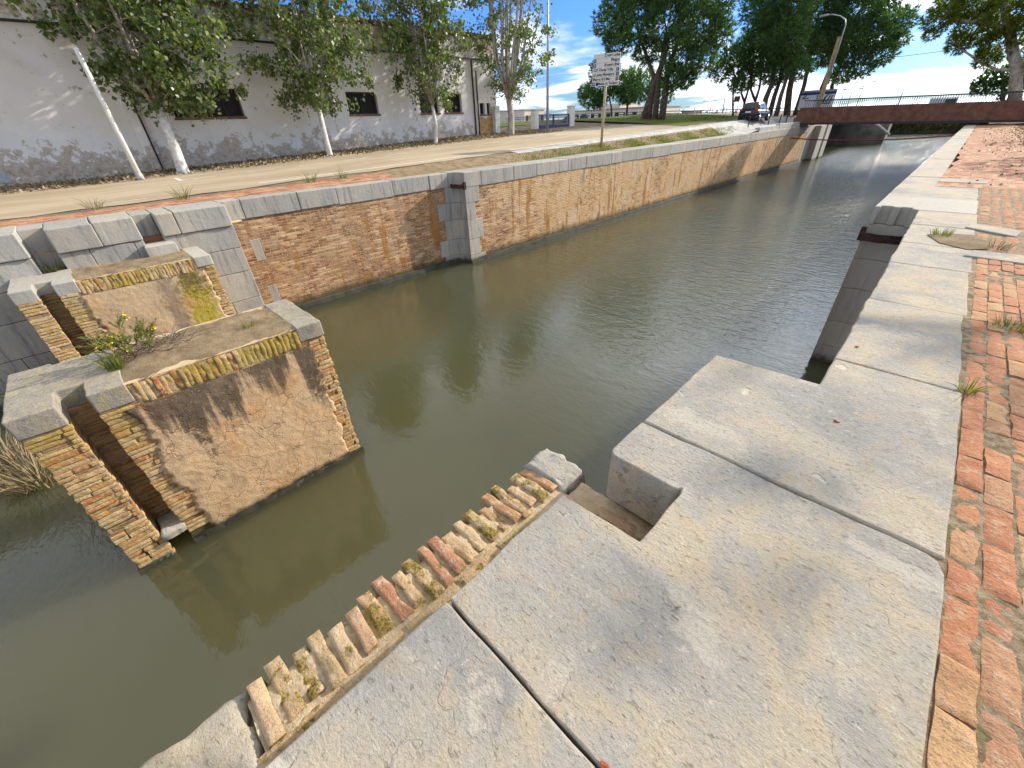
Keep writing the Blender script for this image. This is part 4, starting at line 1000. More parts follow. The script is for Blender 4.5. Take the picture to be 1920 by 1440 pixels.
pine([(-11.1, 74, 9.7, 1.92), (-10.0, 74, 8.0, 1.02), (-13.2, 74, 12.7, 2.8), (-17.2, 74, 9.6, 3.05)],
     [[(-14.69, 74.0, 1.9), (-15.34, 74.0, 4.17), (-15.12, 74.0, 6.8), (-13.15, 74.0, 9.99)]], [0.24], 52, 'rearmost pine, trunk at the right end of the billboard', deep=1.5)
pine([(-1.6, 64, 8.2, 2.58), (-3.9, 64, 9.9, 2.62), (-5.7, 64, 9.4, 1.91), (-6.3, 64, 8.3, 1.4), (-3.5, 64, 7.4, 2.07), (-1.3, 64, 6.0, 1.86), (-6.5, 64, 7.2, 0.66), (-4.2, 64, 6.4, 1.11), (-1.8, 64, 5.0, 1.09), (0.9, 64, 8.5, 3.28), (2.5, 64, 5.2, 2.52)],
     [[(1.77, 64.0, 1.19), (0.49, 64.0, 3.99), (-1.14, 64.0, 6.73), (-2.57, 64.0, 9.03)], [(0.49, 64.0, 3.99), (-0.73, 64.0, 4.06), (-2.02, 64.0, 4.68), (-3.97, 64.0, 5.96)], [(-1.14, 64.0, 6.73), (-3.33, 64.0, 7.74), (-5.56, 64.0, 8.05)]], [.42,.12,.2], 60, 'old pine at the right bridge end, yellow-green sunlit boughs hanging over the canal', 'olive_needle', 150, .42, .03, 'trees on the right bank', 8, 2, bark='pale_bark')
pine([(-0.8, 72, 3.5, 1.44), (0.7, 72, 2.8, 1.32), (-1.4, 72, 3.0, 0.94), (0.7, 72, 3.9, 1.6)],
     [[(1.15, 72.0, 1.18), (-0.05, 72.0, 3.48)]], [.2], 61, 'low dark bushy tree behind the right end of the bridge', 'pine_needle', 90, .4, .07, 'trees on the right bank', 7, 1.5)
# pines on the right bank that stand outside the picture and shade the path
pine([(3.3, 22, 9.0, 1.0), (7.2, 23, 10.6, 2.2), (9.8, 22, 10.2, 2.0), (8, 25, 9.6, 2.0)], [[(8.2, 22.6, 0), (8.1, 22.5, 5), (7.8, 22.5, 9.5)], [(8.0, 22.5, 7), (5.5, 22.2, 8.4), (3.4, 22, 8.9)]], [.25, .1], 70, 'tall pine on the right bank, nearest to the viewer', 'olive_needle', 7, .45, .05, 'trees on the right bank', 6, 1)
pine([(5.5, 33, 5.5, 2.2), (8, 34, 7, 2.6), (10.5, 33, 6.4, 2.4), (7, 36.5, 6.4, 2.2)], [[(8.2, 34, .4), (8.1, 34, 3.4), (8, 34, 6.6)]], [.3], 71, 'middle pine on the right bank, beside the shaded path', 'olive_needle', 18, .5, .06, 'trees on the right bank', 7, 1)
pine([(6.0, 46, 5.6, 2.2), (8.5, 47, 7, 2.6), (11, 46, 6.4, 2.4)], [[(8.6, 47, .6), (8.6, 47, 3.4), (8.5, 47, 6.6)]], [.3], 72, 'pine on the right bank, next before the old one at the bridge', 'olive_needle', 18, .5, .06, 'trees on the right bank', 7, 1)
pine([(6, 24.5, 4.2, 1.6), (8, 25, 5.5, 2.0)], [[(8, 25, .4), (8, 25, 2.6), (8, 25, 5.3)]], [.2], 73, 'small low pine on the right bank', 'olive_needle', 18, .5, .06, 'trees on the right bank', 7, 1)

# ================================================================== BRIDGE
br = thing('footbridge', (-5.5, 58.5, .3), 'rust-brown steel girder bridge with thin railing crossing the canal', 'bridge')
def bz(x): return .33 + (2.3-x)*.0125
m = MB()
for y0, y1 in ((57.5, 57.75), (61.0, 61.25)):
    xa, xb = -14.1, 14
    m.add([(xa-.28, y0, bz(xa)), (xb, y0, bz(xb)), (xb, y1, bz(xb)), (xa-.28, y1, bz(xa)), (xa, y0, bz(xa)+1.33), (xb, y0, bz(xb)+1.30), (xb, y1, bz(xb)+1.30), (xa, y1, bz(xa)+1.33)], [(3, 2, 1, 0), (4, 5, 6, 7), (0, 1, 5, 4), (1, 2, 6, 5), (2, 3, 7, 6), (3, 0, 4, 7)])
m.build('girder', 'corten_steel', br)
m = MB(); m.obox((-.05, 59.35, bz(-.05)-.10), (14.1, 0, -.176), (0, 1.95, 0), (0, 0, .09)); m.build('underside', 'dark_steel', br)
m = MB(); m.obox((-.05, 59.35, bz(-.05)+.95), (14.1, 0, -.176), (0, 1.6, 0), (0, 0, .06)); m.build('deck', 'concrete', br)
for yy in (57.62, 61.12):
    m = MB(); m.obox((-.05, yy, bz(-.05)+1.92), (13.9, 0, -.174), (0, .03, 0), (0, 0, .03))
    x = -13.8
    while x < 13.9:
        m.obox((x, yy, bz(x)+1.60), (.016, 0, 0), (0, .016, 0), (0, 0, .31)); x += .17
    m.build('railing', 'dark_steel', br)
m = MB(); m.box(-16.5, -14.4, 57.3, 61.4, .2, 1.0); m.build('abutment', 'concrete', br, .03)
# support strut seen under the bridge
o = MB(); o.tube([(-12.6, 90, .4), (-9.2, 90, -1.9)], .16, 8); tag(o.build('support_pole', 'concrete'), 'pale sloping pole in the shadow under the bridge', 'pole')
ab = MB(); ab.box(-22, -10.3, 96, 99, -4.2, .8); tag(ab.build('abutment_wall', 'shade_concrete', None, .05), 'grey concrete wall on the water behind the bridge', 'wall')
# red cable slung over the canal
m = MB(); m.tube([(-13.75+12.8*i/24, 55, -.68-.30*(1-((i-11)/12)**2)+.03*i/24) for i in range(25)], .05, 6); tag(m.build('barrier_cable', 'rope_red'), 'dark red cable slung low across the canal before the bridge', 'cable')

# ================================================================== STREET FURNITURE
def post_tag(o, l, c, g=None): return tag(o, l, c, g)
# slanting white pole by the first poplar
p = thing('street_pole', (-23.5, 2.28, gz(-23.5, 2.3)), 'plain white painted metal pole slanting left of the nearest whole poplar', 'pole')
m = MB(); m.tube([(-23.5, 2.28, gz(-23.5, 2.3)-.1), (-23.5, 2.26, 2.5), (-23.5, 2.24, 4.38)], [.10, .085, .075], 10); m.build('shaft', 'white_paint', p)
m = MB(); m.tube([(-23.5, 2.28, gz(-23.5, 2.3)-.02), (-23.5, 2.28, gz(-23.5, 2.3)+.25)], [.13, .12], 10); m.build('base', 'concrete', p)
p = thing('street_lamp', (-25.2, 29.7, gz(-25, 29.7)), 'tall thin grey lamp post in front of the blue gate', 'street lamp')
m = MB(); g0 = gz(-25, 29.7); m.tube([(-25.2, 29.7, g0), (-25.2, 29.65, 6), (-25.2, 29.6, 10.5)], [.11, .085, .06], 10); m.build('pole', 'galvanised', p)
m = MB(); m.box(-25.4, -25.0, 29.5, 29.9, g0-.02, g0+.06); m.build('base_plate', 'galvanised', p)
m = MB(); m.tube([(-25.2, 29.6, 10.5), (-24.9, 29.6, 10.9), (-24.0, 29.6, 11.1)], .04, 8); m.build('arm', 'galvanised', p)
m = MB(); m.obox((-23.7, 29.6, 11.08), (.35, 0, .03), (0, .14, 0), (0, 0, .07)); m.build('lamp_head', 'galvanised', p, .03)
# old timber post with curved lamp arm at the bridge
p = thing('street_lamp', (-13.8, 63.4, .2), 'square weathered timber post with curved lamp arm at the left bridge end', 'street lamp')
m = MB(); m.obox((-13.82, 63.4, 4.0), (.20, 0, 0), (0, .17, 0), (0, 0, 3.95)); m.build('post', 'old_timber', p, .03)
m = MB(); m.tube([(-13.62, 63.2, 4.6), (-13.62, 63.2, 8.2), (-13.62, 63.2, 8.8), (-13.8, 63.2, 9.25), (-14.35, 63.2, 9.62), (-15.1, 63.2, 9.84), (-15.5, 63.2, 9.86)], [.07, .06, .055, .055, .05, .05, .05], 8); m.build('arm', 'galvanised', p)
m = MB(); m.obox((-15.85, 63.2, 9.86), (.42, 0, .02), (0, .15, 0), (0, 0, .09)); m.build('lamp_head', 'galvanised', p, .04)
m = MB(); m.tube([(-13.7, 63.2, 6.1), (-8, 63.6, 5.75), (0.5, 64, 6.0)], .022, 5); tag(m.build('overhead_wire', 'dark_steel'), 'thin wire running from the timber lamp post to the right-hand pine', 'wire')

def text_mesh(s, size, name, m, parent, mtx, align='LEFT', width=None):
    cu = bpy.data.curves.new(name, 'FONT'); cu.body = s; cu.size = size; cu.align_x = align; cu.extrude = .002; cu.offset = .0035*size/.12
    o = bpy.data.objects.new('tmp', cu); COL.objects.link(o); bpy.context.view_layer.update()
    me = bpy.data.meshes.new_from_object(o.evaluated_get(bpy.context.evaluated_depsgraph_get()))
    bpy.data.objects.remove(o)
    xs = [v.co.x for v in me.vertices]; k = 1
    if width and max(xs)-min(xs) > width: k = width/(max(xs)-min(xs))
    off = parent
    while off.parent: off = off.parent
    for v in me.vertices: v.co = mtx @ Vector((v.co.x*k, v.co.y, v.co.z)) - off.location
    me.name = name; me.materials.clear(); me.materials.append(MATS[m])
    o = bpy.data.objects.new(name, me); COL.objects.link(o); o.parent = parent
    return o
# direction sign
sx, sy = -15.85, 23.7; sg0 = gz(sx, sy)
sn = thing('direction_sign', (sx, sy, sg0), 'town direction sign, seven stacked white name plates on one cream post', 'sign')
ang = math.atan2(-sx, sy)                              # plates turned towards the water side
ux = Vector((math.cos(ang*.62), math.sin(ang*.62), 0)); un = Vector((ux.y, -ux.x, 0)); uz = Vector((0, 0, 1))
m = MB(); m.tube([(sx, sy, sg0-.1), (sx, sy, 4.60)], .075, 10); m.build('post', 'cream_post', sn)
rows_ = [('Centre urbà', 'R', None, None), ('Platges', 'R', 'L', 'blue'), ('Recinte firal', 'R', 'L', 'blue'), ('C.P. Horta Vella', 'L', 'R', 'blue'), ('I.E. Jonny Montanyes', 'L', 'R', 'black'), ('Museu del Mar', 'L', 'R', 'brown'), ('Oficina de Turisme', 'R', 'L', 'blue')]
for i, (s, al, ic, icc) in enumerate(rows_):
    zc = 4.50 - i*.205; c = Vector((sx, sy, zc)) + un*.09 + ux*(-.02)
    m = MB(); m.obox(c, ux*.74, un*.022, uz*.096); pl = m.build('plate', 'sign_white', sn, .006)
    if ic:
        sgn = 1 if ic == 'R' else -1; cc = c + ux*(.645*sgn) + un*.024
        m = MB(); m.obox(cc, ux*.075, un*.003, uz*.078); m.build('icon', 'sign_'+icc, pl)
        m = MB(); m.obox(cc+un*.004, ux*.012, un*.002, uz*.05); m.obox(cc+un*.0045+uz*.02, ux*.035, un*.002, uz*.012); m.build('arrow', 'sign_white', pl)
        if i == 6:
            m = MB(); m.obox(cc + ux*.19, ux*.07, un*.003, uz*.078); m.build('icon', 'sign_blue', pl)
    x0 = {'L': -.70 if ic != 'L' else -.54, 'R': .70 if ic != 'R' else .54}[al]
    org = c + un*.026 + ux*x0 - uz*.045
    mt = Matrix(((ux.x, 0, un.x, org.x), (ux.y, 0, un.y, org.y), (0, 1, 0, org.z), (0, 0, 0, 1)))
    text_mesh(s, .165, 'lettering', 'sign_black', pl, mt, 'LEFT' if al == 'L' else 'RIGHT', 1.16 if ic else 1.0)
# billboard behind the timber post
bb = thing('billboard', (-15.4, 68, 1.0), 'white billboard with blue top band, left arrow and black sail emblem, behind the timber post', 'sign')
m = MB(); m.box(-17.0, -13.4, 68, 68.08, 1.75, 3.62); pn = m.build('panel', 'panel_white', bb)
m = MB(); m.box(-17.0, -13.4, 67.985, 67.998, 3.15, 3.40); m.build('band', 'sign_blue', pn)
m = MB(); m.box(-17.0, -13.4, 67.985, 67.998, 3.40, 3.62); m.build('band', 'sign_grey', pn)
m = MB(); m.box(-16.75, -16.1, 67.984, 67.996, 2.79, 2.87)
for s in (1, -1): m.obox((-16.60, 67.990, 2.83+s*.14), (.17, 0, s*.16), (0, .006, 0), (-.035, 0, .035))
m.build('arrow', 'sign_black', pn, fix=True)
m = MB()
def sail(pts): m.add([(x, 67.983, z) for x, z in pts] + [(x, 67.996, z) for x, z in pts], [tuple(range(len(pts))), tuple(range(2*len(pts)-1, len(pts)-1, -1))])
sail([(-14.55, 2.35), (-14.35, 2.35), (-14.33, 2.7), (-14.2, 3.0), (-13.95, 3.25), (-14.25, 3.12), (-14.45, 2.85), (-14.55, 2.6)]); sail([(-14.2, 2.35), (-14.05, 2.35), (-13.85, 3.2), (-14.0, 3.0)]); sail([(-13.9, 2.35), (-13.75, 2.35), (-13.65, 3.1), (-13.78, 2.95)]); sail([(-14.6, 2.2), (-13.7, 2.2), (-13.75, 2.3), (-14.55, 2.3)])
m.build('emblem', 'sign_black', pn)
mt = Matrix(((1, 0, 0, -15.35), (0, 0, -1, 67.99), (0, 1, 0, 2.72), (0, 0, 0, 1))); text_mesh('2', .5, 'lettering', 'sign_black', pn, mt)
m = MB(); m.box(-16.0, -15.2, 67.985, 67.996, 2.55, 2.60); m.build('text_line', 'sign_grey', pn)
for x in (-16.7, -13.7):
    m = MB(); m.box(x-.06, x+.06, 68.09, 68.2, .8, 3.6); m.build('leg', 'galvanised', bb)
# small brown sign
ss = thing('tourist_sign', (-21.6, 60, 1.2), 'small brown square sign on two grey legs left of the car', 'sign')
m = MB(); m.box(-21.95, -21.3, 60, 60.04, 2.76, 3.32); m.build('panel', 'sign_brown', ss)
for x in (-21.85, -21.4):
    m = MB(); m.tube([(x, 60.08, 1.1), (x, 60.08, 3.3)], .04, 6); m.build('leg', 'galvanised', ss)
# gate
gt = thing('metal_gate', (-27, 32.7, .85), 'blue barred gate hung between two white gateposts past the warehouse corner', 'gate')
for y0, y1, h in ((30.0, 30.5, 2.45), (34.9, 35.5, 2.68)):
    m = MB(); m.box(-27.3, -26.85, y0, y1, .6, h); m.box(-27.34, -26.81, y0-.05, y1+.05, h, h+.08); m.build('gatepost', 'white_paint', gt, .01)
for y0, y1 in ((30.52, 32.68), (32.72, 34.88)):
    m = MB(); m.box(-27.08, -27.02, y0, y0+.07, .9, 2.15); m.box(-27.08, -27.02, y1-.07, y1, .9, 2.15); m.box(-27.08, -27.02, y0+.07, y1-.07, 2.09, 2.15); m.box(-27.08, -27.02, y0+.07, y1-.07, .9, 1.35)
    y = y0+.16
    while y < y1-.1: m.box(-27.065, -27.035, y, y+.022, 1.35, 2.09); y += .11
    m.build('gate_leaf', 'gate_blue', gt)
# railing at the far edge of the road
fr = thing('railing', (-38, 76, 1.1), 'long low grey railing along the far edge of the road', 'fence')
m = MB()
for zz in (.48, .80): m.tube([(-75, 74, gz(-75, 74)+zz), (-50, 75, gz(-50, 75)+zz), (-18, 76, gz(-18, 76)+zz)], .05, 6)
m.build('rail', 'dark_steel', fr)
for i in range(24):
    x = -75 + i*2.45; y = 74 + (x+75)*.035; m = MB(); m.box(x-.05, x+.05, y-.05, y+.05, gz(x, y)-.1, gz(x, y)+.85); m.build('post', 'galvanised', fr)
# kerbside bollards by the car
for i, (x, y) in enumerate(((-15.5, 47.3), (-15.2, 52), (-14.9, 54.5), (-14.7, 56))):
    z = pz(x, y)+.03; m = MB(); m.tube([(x, y, z), (x, y, z+.72), (x, y, z+.75), (x, y, z+.85)], [.05, .05, .065, .03], 8)
    tag(m.build('bollard', 'dark_steel'), ('dark bollard behind the parked car', 'dark bollard by the front of the car', 'dark bollard between car and bridge, farther from the bridge', 'dark bollard nearest the bridge end')[i], 'bollard', 'bollards on the pavement')

# ================================================================== CAR
def make_car(x, y, z, lbl, rz_=0):
    r = thing('parked_car', (x, y, z), lbl, 'car', 'cars')
    st = [(-2.1, .42, .95, .80), (-2.02, .30, 1.02, .87), (-1.6, .24, 1.06, .91), (-.6, .22, 1.02, .92), (.6, .22, 1.0, .92), (1.4, .24, .96, .90), (1.95, .32, .84, .82), (2.1, .40, .70, .70)]
    m = MB(); m.sm = True; n = 12; v = []
    for yy, z0, z1, w in st:
        for k in range(n):
            a = 2*math.pi*k/n; ca = math.copysign(abs(math.cos(a))**.35, math.cos(a)); sa = math.copysign(abs(math.sin(a))**.45, math.sin(a))
            v.append((x+ca*w, y+yy, z+(z0+z1)/2+sa*(z1-z0)/2))
    f = [(i*n+k, i*n+(k+1) % n, (i+1)*n+(k+1) % n, (i+1)*n+k) for i in range(len(st)-1) for k in range(n)] + [tuple(range(n)), tuple(range(len(st)*n-1, (len(st)-1)*n-1, -1))]
    m.add(v, f); m.build('body', 'car_paint', r, fix=True)
    m = MB(); m.sm = True; cs_ = [(-1.98, 1.02, .80, 1.04), (-1.62, 1.50, .66, 1.0), (-1.3, 1.60, .64, 1.0), (-.2, 1.64, .64, .98), (.35, 1.56, .62, .98), (1.05, 1.04, .76, .96)]; v = []
    for yy, zt, w, zb in cs_: v += [(x-.86*1.0 if 0 else x-w*1.12, y+yy, z+min(zb, zt)), (x-w, y+yy, z+zt-.05), (x-w*.85, y+yy, z+zt), (x+w*.85, y+yy, z+zt), (x+w, y+yy, z+zt-.05), (x+w*1.12, y+yy, z+min(zb, zt))]
    f = [(i*6+k, i*6+k+1, (i+1)*6+k+1, (i+1)*6+k) for i in range(5) for k in range(5)]
    m.add(v, f); m.build('roof', 'car_paint', r, fix=True)
    m = MB(); m.add([(x-.66, y-1.99, z+1.09), (x+.66, y-1.99, z+1.09), (x+.56, y-1.66, z+1.49), (x-.56, y-1.66, z+1.49)], [(0, 1, 2, 3)]); m.build('rear_window', 'car_glass', r)
    for s in (-1, 1):
        m = MB()
        for a, b in ((-1.45, -.62), (-.52, .30)): m.add([(x+s*.80, y+a, z+1.09), (x+s*.80, y+b, z+1.09), (x+s*.705, y+b-.05, z+1.48), (x+s*.705, y+a+.1, z+1.48)], [(0, 1, 2, 3)])
        m.build('side_window', 'car_glass', r, fix=True)
        m = MB(); m.obox((x+s*.70, y-2.04, z+.98), (.14, 0, 0), (0, .05, 0), (0, 0, .10)); m.build('tail_light', 'tail_red', r, .02)
        m = MB(); m.obox((x+s*.98, y+.72, z+1.08), (.09, 0, 0), (0, .05, 0), (0, 0, .07)); m.build('mirror', 'car_paint', r, .02)
        for yy in (-1.3, 1.32):
            m = MB(); m.tube([(x+s*.70, y+yy, z+.33), (x+s*.93, y+yy, z+.33)], .33, 18); w = m.build('wheel', 'tyre_rubber', r)
            m = MB(); m.tube([(x+s*.90, y+yy, z+.33), (x+s*.945, y+yy, z+.33)], .20, 14); m.build('rim', 'alloy', w)
    m = MB(); m.obox((x, y-2.10, z+.82), (.26, 0, 0), (0, .012, 0), (0, 0, .06)); m.build('number_plate', 'plate_white', r)
    m = MB(); m.obox((x, y-2.06, z+.44), (.84, 0, 0), (0, .07, 0), (0, 0, .13)); m.build('rear_bumper', 'tyre_rubber', r, .03)
    m = MB(); m.obox((x, y-1.63, z+1.58), (.22, 0, 0), (0, .04, 0), (0, 0, .02)); m.build('brake_light', 'tail_red', r)
    return r
car = make_car(-16.7, 52.1, .87, 'dark sport utility car parked by the kerb, red tail lights towards the viewer')
for i, (x, y, l) in enumerate(((-80.5, 104, 'small dark car parked before the pale building, left one'), (-76.5, 105, 'small dark car parked before the pale building, right one'))):
    c = copy_tree(car); c.location = (x, y, 1.3); c.rotation_euler.z = R_(80); c['label'] = l

# ================================================================== FAR BACKGROUND
fb = thing('far_building', (-74, 112, 0), 'low pale flat-roofed building far beyond the lawn, with upper block', 'building')
m = MB(); m.box(-84, -59, 110, 124, -.5, 3.75); m.box(-77.2, -69, 110.5, 122, 3.7, 4.95); m.build('wall', 'far_render', fb, .03)
for i in range(9):
    x = -83 + i*2.6; m = MB(); m.box(x, x+1.2, 109.96, 110.2, 1.6, 2.9); m.build('window', 'dark_opening', fb)
m = MB(); m.box(-84.2, -58.8, 109.7, 124.2, 3.75, 3.95); m.build('roof', 'sign_grey', fb)
fb2 = thing('far_building', (-52, 130, 0), 'tiny brown-roofed house on the horizon right of the big pine', 'building')
m = MB(); m.box(-69.5, -65.5, 148, 154, -.5, 2.6); m.build('wall', 'far_render', fb2); m = MB(); m.prism([(-69.8, 147.7), (-65.2, 147.7), (-65.2, 154.3), (-69.8, 154.3)], 2.6, 2.95); m.build('roof', 'terracotta', fb2)
fb3 = thing('far_building', (-95, 96, 0), 'white low block seen through the gap beside the grey-trunked poplar', 'building')
m = MB(); m.box(-104, -86, 92, 100, -.5, 4.4); m.build('wall', 'far_render', fb3); m = MB(); m.box(-104.2, -85.8, 91.8, 100.2, 4.4, 4.6); m.build('roof', 'concrete', fb3)
for i in range(5):
    m = MB(); m.box(-86.05, -85.9, 92.6+i*1.5, 93.5+i*1.5, 1.6, 3.2); m.build('window', 'dark_opening', fb3)
def farlamp(x, y, z0, z1, arms, lbl, dx=1.8):
    r = thing('street_lamp', (x, y, z0), lbl, 'street lamp', 'lamps on the horizon')
    m = MB(); m.tube([(x, y, z0-1), (x, y, z1-.8)], .10, 6); m.build('pole', 'galvanised', r)
    for a in arms:
        m = MB()
        if a == 0: m.obox((x, y, z1-.4), (.55, 0, 0), (0, .2, 0), (0, 0, .35)); m.build('floodlight', 'galvanised', r)
        else:
            m.tube([(x, y, z1-.9), (x+a*dx*.25, y, z1-.25), (x+a*dx*.6, y, z1), (x+a*dx, y, z1+.05)], .08, 6); m.build('arm', 'galvanised', r)
            m = MB(); m.obox((x+a*dx*1.1, y, z1+.03), (.4, 0, 0), (0, .15, 0), (0, 0, .10)); m.build('lamp_head', 'galvanised', r)
farlamp(-28, 150, .5, 7.8, [0], 'floodlight mast on the horizon, just right of the billboard')
farlamp(-24.6, 152, .5, 7.0, [-1, 1], 'two-armed far lamp, taller of the two together over the railing')
farlamp(-25.6, 146, .5, 5.6, [-1, 1], 'two-armed far lamp, shorter of the two together over the railing', 1.5)
farlamp(-16.1, 150, .5, 6.4, [1], 'single-armed far lamp over the middle of the bridge')
farlamp(-62, 150, .5, 5.2, [-1, 1], 'two-armed far lamp between the big pine and the thin pine', 1.6)
farlamp(-59, 146, .5, 4.4, [1], 'small curved far lamp between the big pine and the thin pine', 1.2)
farlamp(-70, 150, .5, 4.0, [-1, 1], 'small two-armed far lamp close to the big pine', 1.4)
m = MB(); m.tube([(-57.5, 150, 0), (-57.6, 150, 7.0)], [.22, .16], 6); m.tube([(-57.4, 150, 2.0), (-57.1, 150, 3.4)], .14, 5); tag(m.build('mast', 'galvanised'), 'tall grey mast on the horizon left of the thin pine', 'mast')
vn_ = thing('delivery_van', (-5.4, 95, .4), 'white van showing only its roof above the bridge girder', 'van')
m = MB(); m.xprism([(94.0, .9), (96.0, .9), (96.0, 2.45), (94.2, 2.45), (94.0, 2.3)], -6.6, -3.6); m.build('body', 'panel_white', vn_, .06)
m = MB(); m.box(-4.9, -3.75, 93.97, 94.02, 1.75, 2.25); m.build('window', 'car_glass', vn_)
for x in (-6.0, -4.2):
    m = MB(); m.tube([(x, 94.0, .85), (x, 94.25, .85)], .33, 12); m.build('wheel', 'tyre_rubber', vn_)
# shrubs on the horizon line behind the railing
hr = random.Random(9)
for i in range(9):
    x = -58 + i*3.6 + hr.uniform(-1, 1); mb = MB()
    r = thing('horizon_bush', (x, 92, .8), 'small round dark bush in the row behind the far railing', 'bush', 'bushes behind the far railing')
    for k in range(90):
        d = Vector((hr.gauss(0, .5), hr.gauss(0, .5), abs(hr.gauss(0, .4)))); tuft(mb, (x+d.x, 92+d.y, 1.1+d.z), d+Vector((0, 0, .3)), hr, .35, .09, 5)
    mb.build('foliage', 'pine_needle', r)
bsc = MB(); sr = random.Random(4)
for k in range(5200):
    x = sr.uniform(-34, 26); y = sr.uniform(126, 133); z = -3.2 + (y-126)*.55 + sr.random()*.9*(1+.6*mnoise.noise(Vector((x*.3, 0, 0))))
    tuft(bsc, (x, y, z), (0, -.4, 1), sr, .7, .16, 4)
stuff(tag(bsc.build('far_scrub', 'olive_scrub'), 'dark scrub covering the far bank under the bridge', 'scrub'))

# ================================================================== SMALL PLANTS, LITTER
def blade(mb, p, d, L, w, rn, bend=.5):
    p = Vector(p); d = Vector(d).normalized(); s = d.cross(Vector((rn.gauss(0, 1), rn.gauss(0, 1), .1))).normalized()*w
    m = p + d*L*.55; e = p + d*L + Vector((d.x, d.y, -.5))*L*bend*.4
    mb.add([p-s, p+s, m+s*.7, m-s*.7, e], [(0, 1, 2, 3), (3, 2, 4)])
def grass(x, y, z, n, L, w, spread, seed, lbl, m='grass_blade', name='grass_tuft', group='grass tufts', lean=.7):
    rn = random.Random(seed); mb = MB()
    for i in range(n):
        a = rn.random()*6.283; q = spread*math.sqrt(rn.random())
        blade(mb, (x+math.cos(a)*q, y+math.sin(a)*q, z-.01), (math.cos(a)*lean*rn.random(), math.sin(a)*lean*rn.random(), 1), L*rn.uniform(.4, 1.1), w, rn, rn.uniform(.2, 1.2))
    return tag(mb.build(name, m), lbl, 'grass', group)
grass(.575, 3.64, -.01, 34, .17, .0030, .035, 1, 'spiky grass tuft where the two near slabs meet the red bricks', lean=1.2)
grass(.17, 8.72, .01, 60, .14, .004, .11, 2, 'bright green tuft on the earth pocket in the coping')
grass(.80, 5.15, -.01, 60, .12, .004, .10, 3, 'yellowish weed between the red bricks at the right edge', lean=1.3)
grass(.74, 8.25, -.005, 40, .16, .004, .12, 4, 'dry tuft beside the pale anchor slab', 'dry_stem')
grass(-6.65, 1.05, -.80, 46, .20, .0035, .06, 5, 'small tuft near the right end of the nearer pier')
grass(-6.62, -.50, -.82, 90, .36, .006, .07, 6, 'tall grey-green tuft by the cap stone of the nearer pier', lean=.5)
grass(-13.75, -.95, -.92, 110, .42, .008, .14, 7, 'olive tuft sprouting in the buttress groove behind the farther pier', lean=.9)
grass(-12.6, -2.2, ZW, 240, 1.15, .014, .35, 8, 'reed clump in the water left of the farther pier', name='reed_clump', lean=.8)
grass(-9.6, -2.5, ZW, 160, .95, .012, .35, 9, 'dead brown reeds in the water behind the nearer pier', 'dry_stem', 'reed_clump', lean=1.0)
grass(-10.6, -2.9, ZW, 160, 1.0, .012, .35, 10, 'tangled dead reeds at the left edge of the water', 'dry_stem', 'reed_clump', lean=1.0)
for i, (y, l) in enumerate(((2.3, 'lone dark weed on the brick strip above the buttress'), (6.2, 'wispy weed on the brick strip, left of its pair'), (7.4, 'wispy weed on the brick strip, right of its pair'), (.3, 'pale dry weed by the road edge at far left'))):
    grass(-16.2 - .4*(i == 3), y, gz(-16.2, y)+.01, 40, .5, .007, .16, 30+i, l, 'dry_stem' if i == 3 else 'grass_blade', group='weeds by the road', lean=.9)
# verge grass beyond the coping: one uncountable mass
vg = MB(); vr = random.Random(3)
for i in range(10000):
    y = vr.uniform(14, 45); t_ = mnoise.noise(Vector((y*.5, 2, 1)))
    if vr.random() > smooth(12, 24, y) - .15 + .35*t_: continue
    x = -15.0 - 1.15*vr.random()**1.3
    blade(vg, (x, y, gz(x, y)+.0), (vr.gauss(0, .4), vr.gauss(0, .4), 1), vr.uniform(.07, .22)*(1+.7*t_), .011, vr, .6)
stuff(tag(vg.build('verge_grass', 'grass_blade'), 'scruffy green and straw grass strip behind the far coping', 'grass'))
lwn = MB()
for i in range(9000):
    x = vr.uniform(-33, -20); y = vr.uniform(41, 58)
    blade(lwn, (x, y, gz(x, y)+.03), (vr.gauss(0, .4), vr.gauss(0, .4), 1), vr.uniform(.08, .2), .02, vr, .6)
stuff(tag(lwn.build('lawn_grass', 'shrub_green'), 'green grass around the foot of the big pine', 'grass'))
# leaf litter along the warehouse foot and on the right bank
ll = MB()
for i in range(5200):
    x = -23.6 - 3.2*vr.random(); y = vr.uniform(-8, 30); leaf(ll, (x, y, gz(x, y)+.03), vr.uniform(.06, .16), vr, 0)
stuff(tag(ll.build('leaf_litter', 'litter_leaf'), 'fallen leaves and rubble strewn along the foot of the warehouse', 'leaf litter'))
ll = MB()
for i in range(4200):
    y = 15 + 36*vr.random(); x = vr.uniform(.3, 5) ; 
    if x < 1.6 and vr.random() > .25: continue
    leaf(ll, (x, y, max(rz(x, y), -.008)+.015), vr.uniform(.03, .09), vr, 0)
stuff(tag(ll.build('leaf_litter', 'litter_leaf'), 'dry needles and leaves scattered over the right bank', 'leaf litter'))
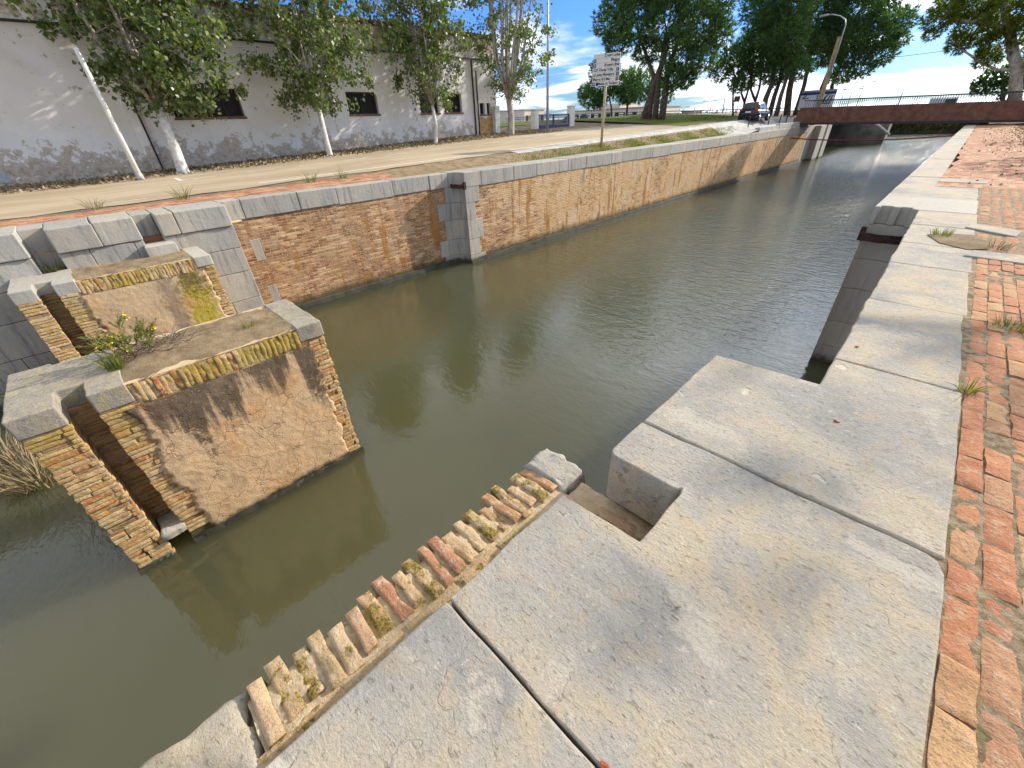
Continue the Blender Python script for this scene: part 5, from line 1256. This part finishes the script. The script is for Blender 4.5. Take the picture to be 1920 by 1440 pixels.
# flowering shrub on the nearer pier
bs = thing('flowering_shrub', (-7.0, -.2, -.8), 'straggly shrub with yellow flowers growing on the nearer pier', 'shrub')
rn = random.Random(12); st = MB(); dr = MB(); lf = MB(); fl = MB()
for i in range(15):
    a = rn.random()*6.283; L = rn.uniform(.30, .62); b = Vector((-6.98+rn.uniform(-.14, .14), -.22+rn.uniform(-.16, .16), -.80))
    d = Vector((math.cos(a)*.75, math.sin(a)*.95, 1.0)).normalized(); e = b + d*L; mid = b.lerp(e, .5) + Vector((math.cos(a)*.06, math.sin(a)*.06, -.02))
    st.tube([b, mid, e], [.008, .006, .003], 5)
    for k in range(6):
        tt = rn.uniform(.35, 1); p = b.lerp(mid, tt*2) if tt < .5 else mid.lerp(e, tt*2-1); dd = (d + Vector((rn.gauss(0, .5), rn.gauss(0, .5), rn.gauss(.2, .4)))).normalized(); q = p + dd*rn.uniform(.08, .2)
        st.tube([p, q], [.004, .002], 4, False)
        for j in range(34):
            s_ = p.lerp(q, rn.random()); blade(lf, s_, dd + Vector((rn.gauss(0, .6), rn.gauss(0, .6), rn.gauss(0, .6))), rn.uniform(.025, .055), .0038, rn, .2)
        if rn.random() < .13:
            for j in range(9): leaf(fl, q + Vector((rn.gauss(0, .018), rn.gauss(0, .018), rn.gauss(0, .018))), .022, rn, 0)
for i in range(110):
    a = rn.random()*6.283; b = Vector((-6.95+rn.uniform(-.3, .25), -.15+rn.uniform(-.35, .5), -.79)); d = Vector((math.cos(a), math.sin(a), rn.uniform(.05, .7))).normalized(); L = rn.uniform(.15, .42)
    dr.tube([b, b+d*L*.5+Vector((0, 0, .03)), b+d*L], [.004, .003, .0015], 4, False)
st.build('stems', 'dry_stem', bs); dr.build('dead_twigs', 'dead_twig', bs); lf.build('leaves', 'shrub_green', bs); fl.build('flowers', 'yellow_petal', bs)
# two fallen leaves and bits on the slabs
for i, (x, y, l) in enumerate(((.03, 2.72, 'small red leaf lying mid-slab beside the broad step'), (-.06, 3.92, 'tiny red leaf on the coping near the recess'), (-.105, .412, 'red brick chip stuck in the joint of the near slabs'))):
    mb = MB(); rn = random.Random(i); k = 7
    pts = [(x + .016*math.cos(6.283*j/k)*rn.uniform(.5, 1.2), y + .010*math.sin(6.283*j/k)*rn.uniform(.6, 1.2), .004+.006*rn.random()) for j in range(k)]
    mb.add([(x, y, .010)] + pts + [(p[0], p[1], .001) for p in pts], [(0, 1+j, 1+(j+1) % k) for j in range(k)] + [(1+j, 1+k+j, 1+k+(j+1) % k, 1+(j+1) % k) for j in range(k)])
    tag(mb.build('fallen_leaf' if i < 2 else 'brick_chip', 'dead_leaf', fix=True), l, 'leaf' if i < 2 else 'brick chip')
mb = MB(); mb.tube([(-.23, 1.03, .004), (-.20, 1.0, .010), (-.17, .99, .004)], [.001, .0015, .001], 5); mb.tube([(-.165, .985, .006), (-.15, 1.005, .008)], .003, 5); tag(mb.build('dry_twig', 'dry_stem'), 'thin dry twig lying on the largest near slab', 'twig')
# shore bushes and floating debris beside the piers are left to the water
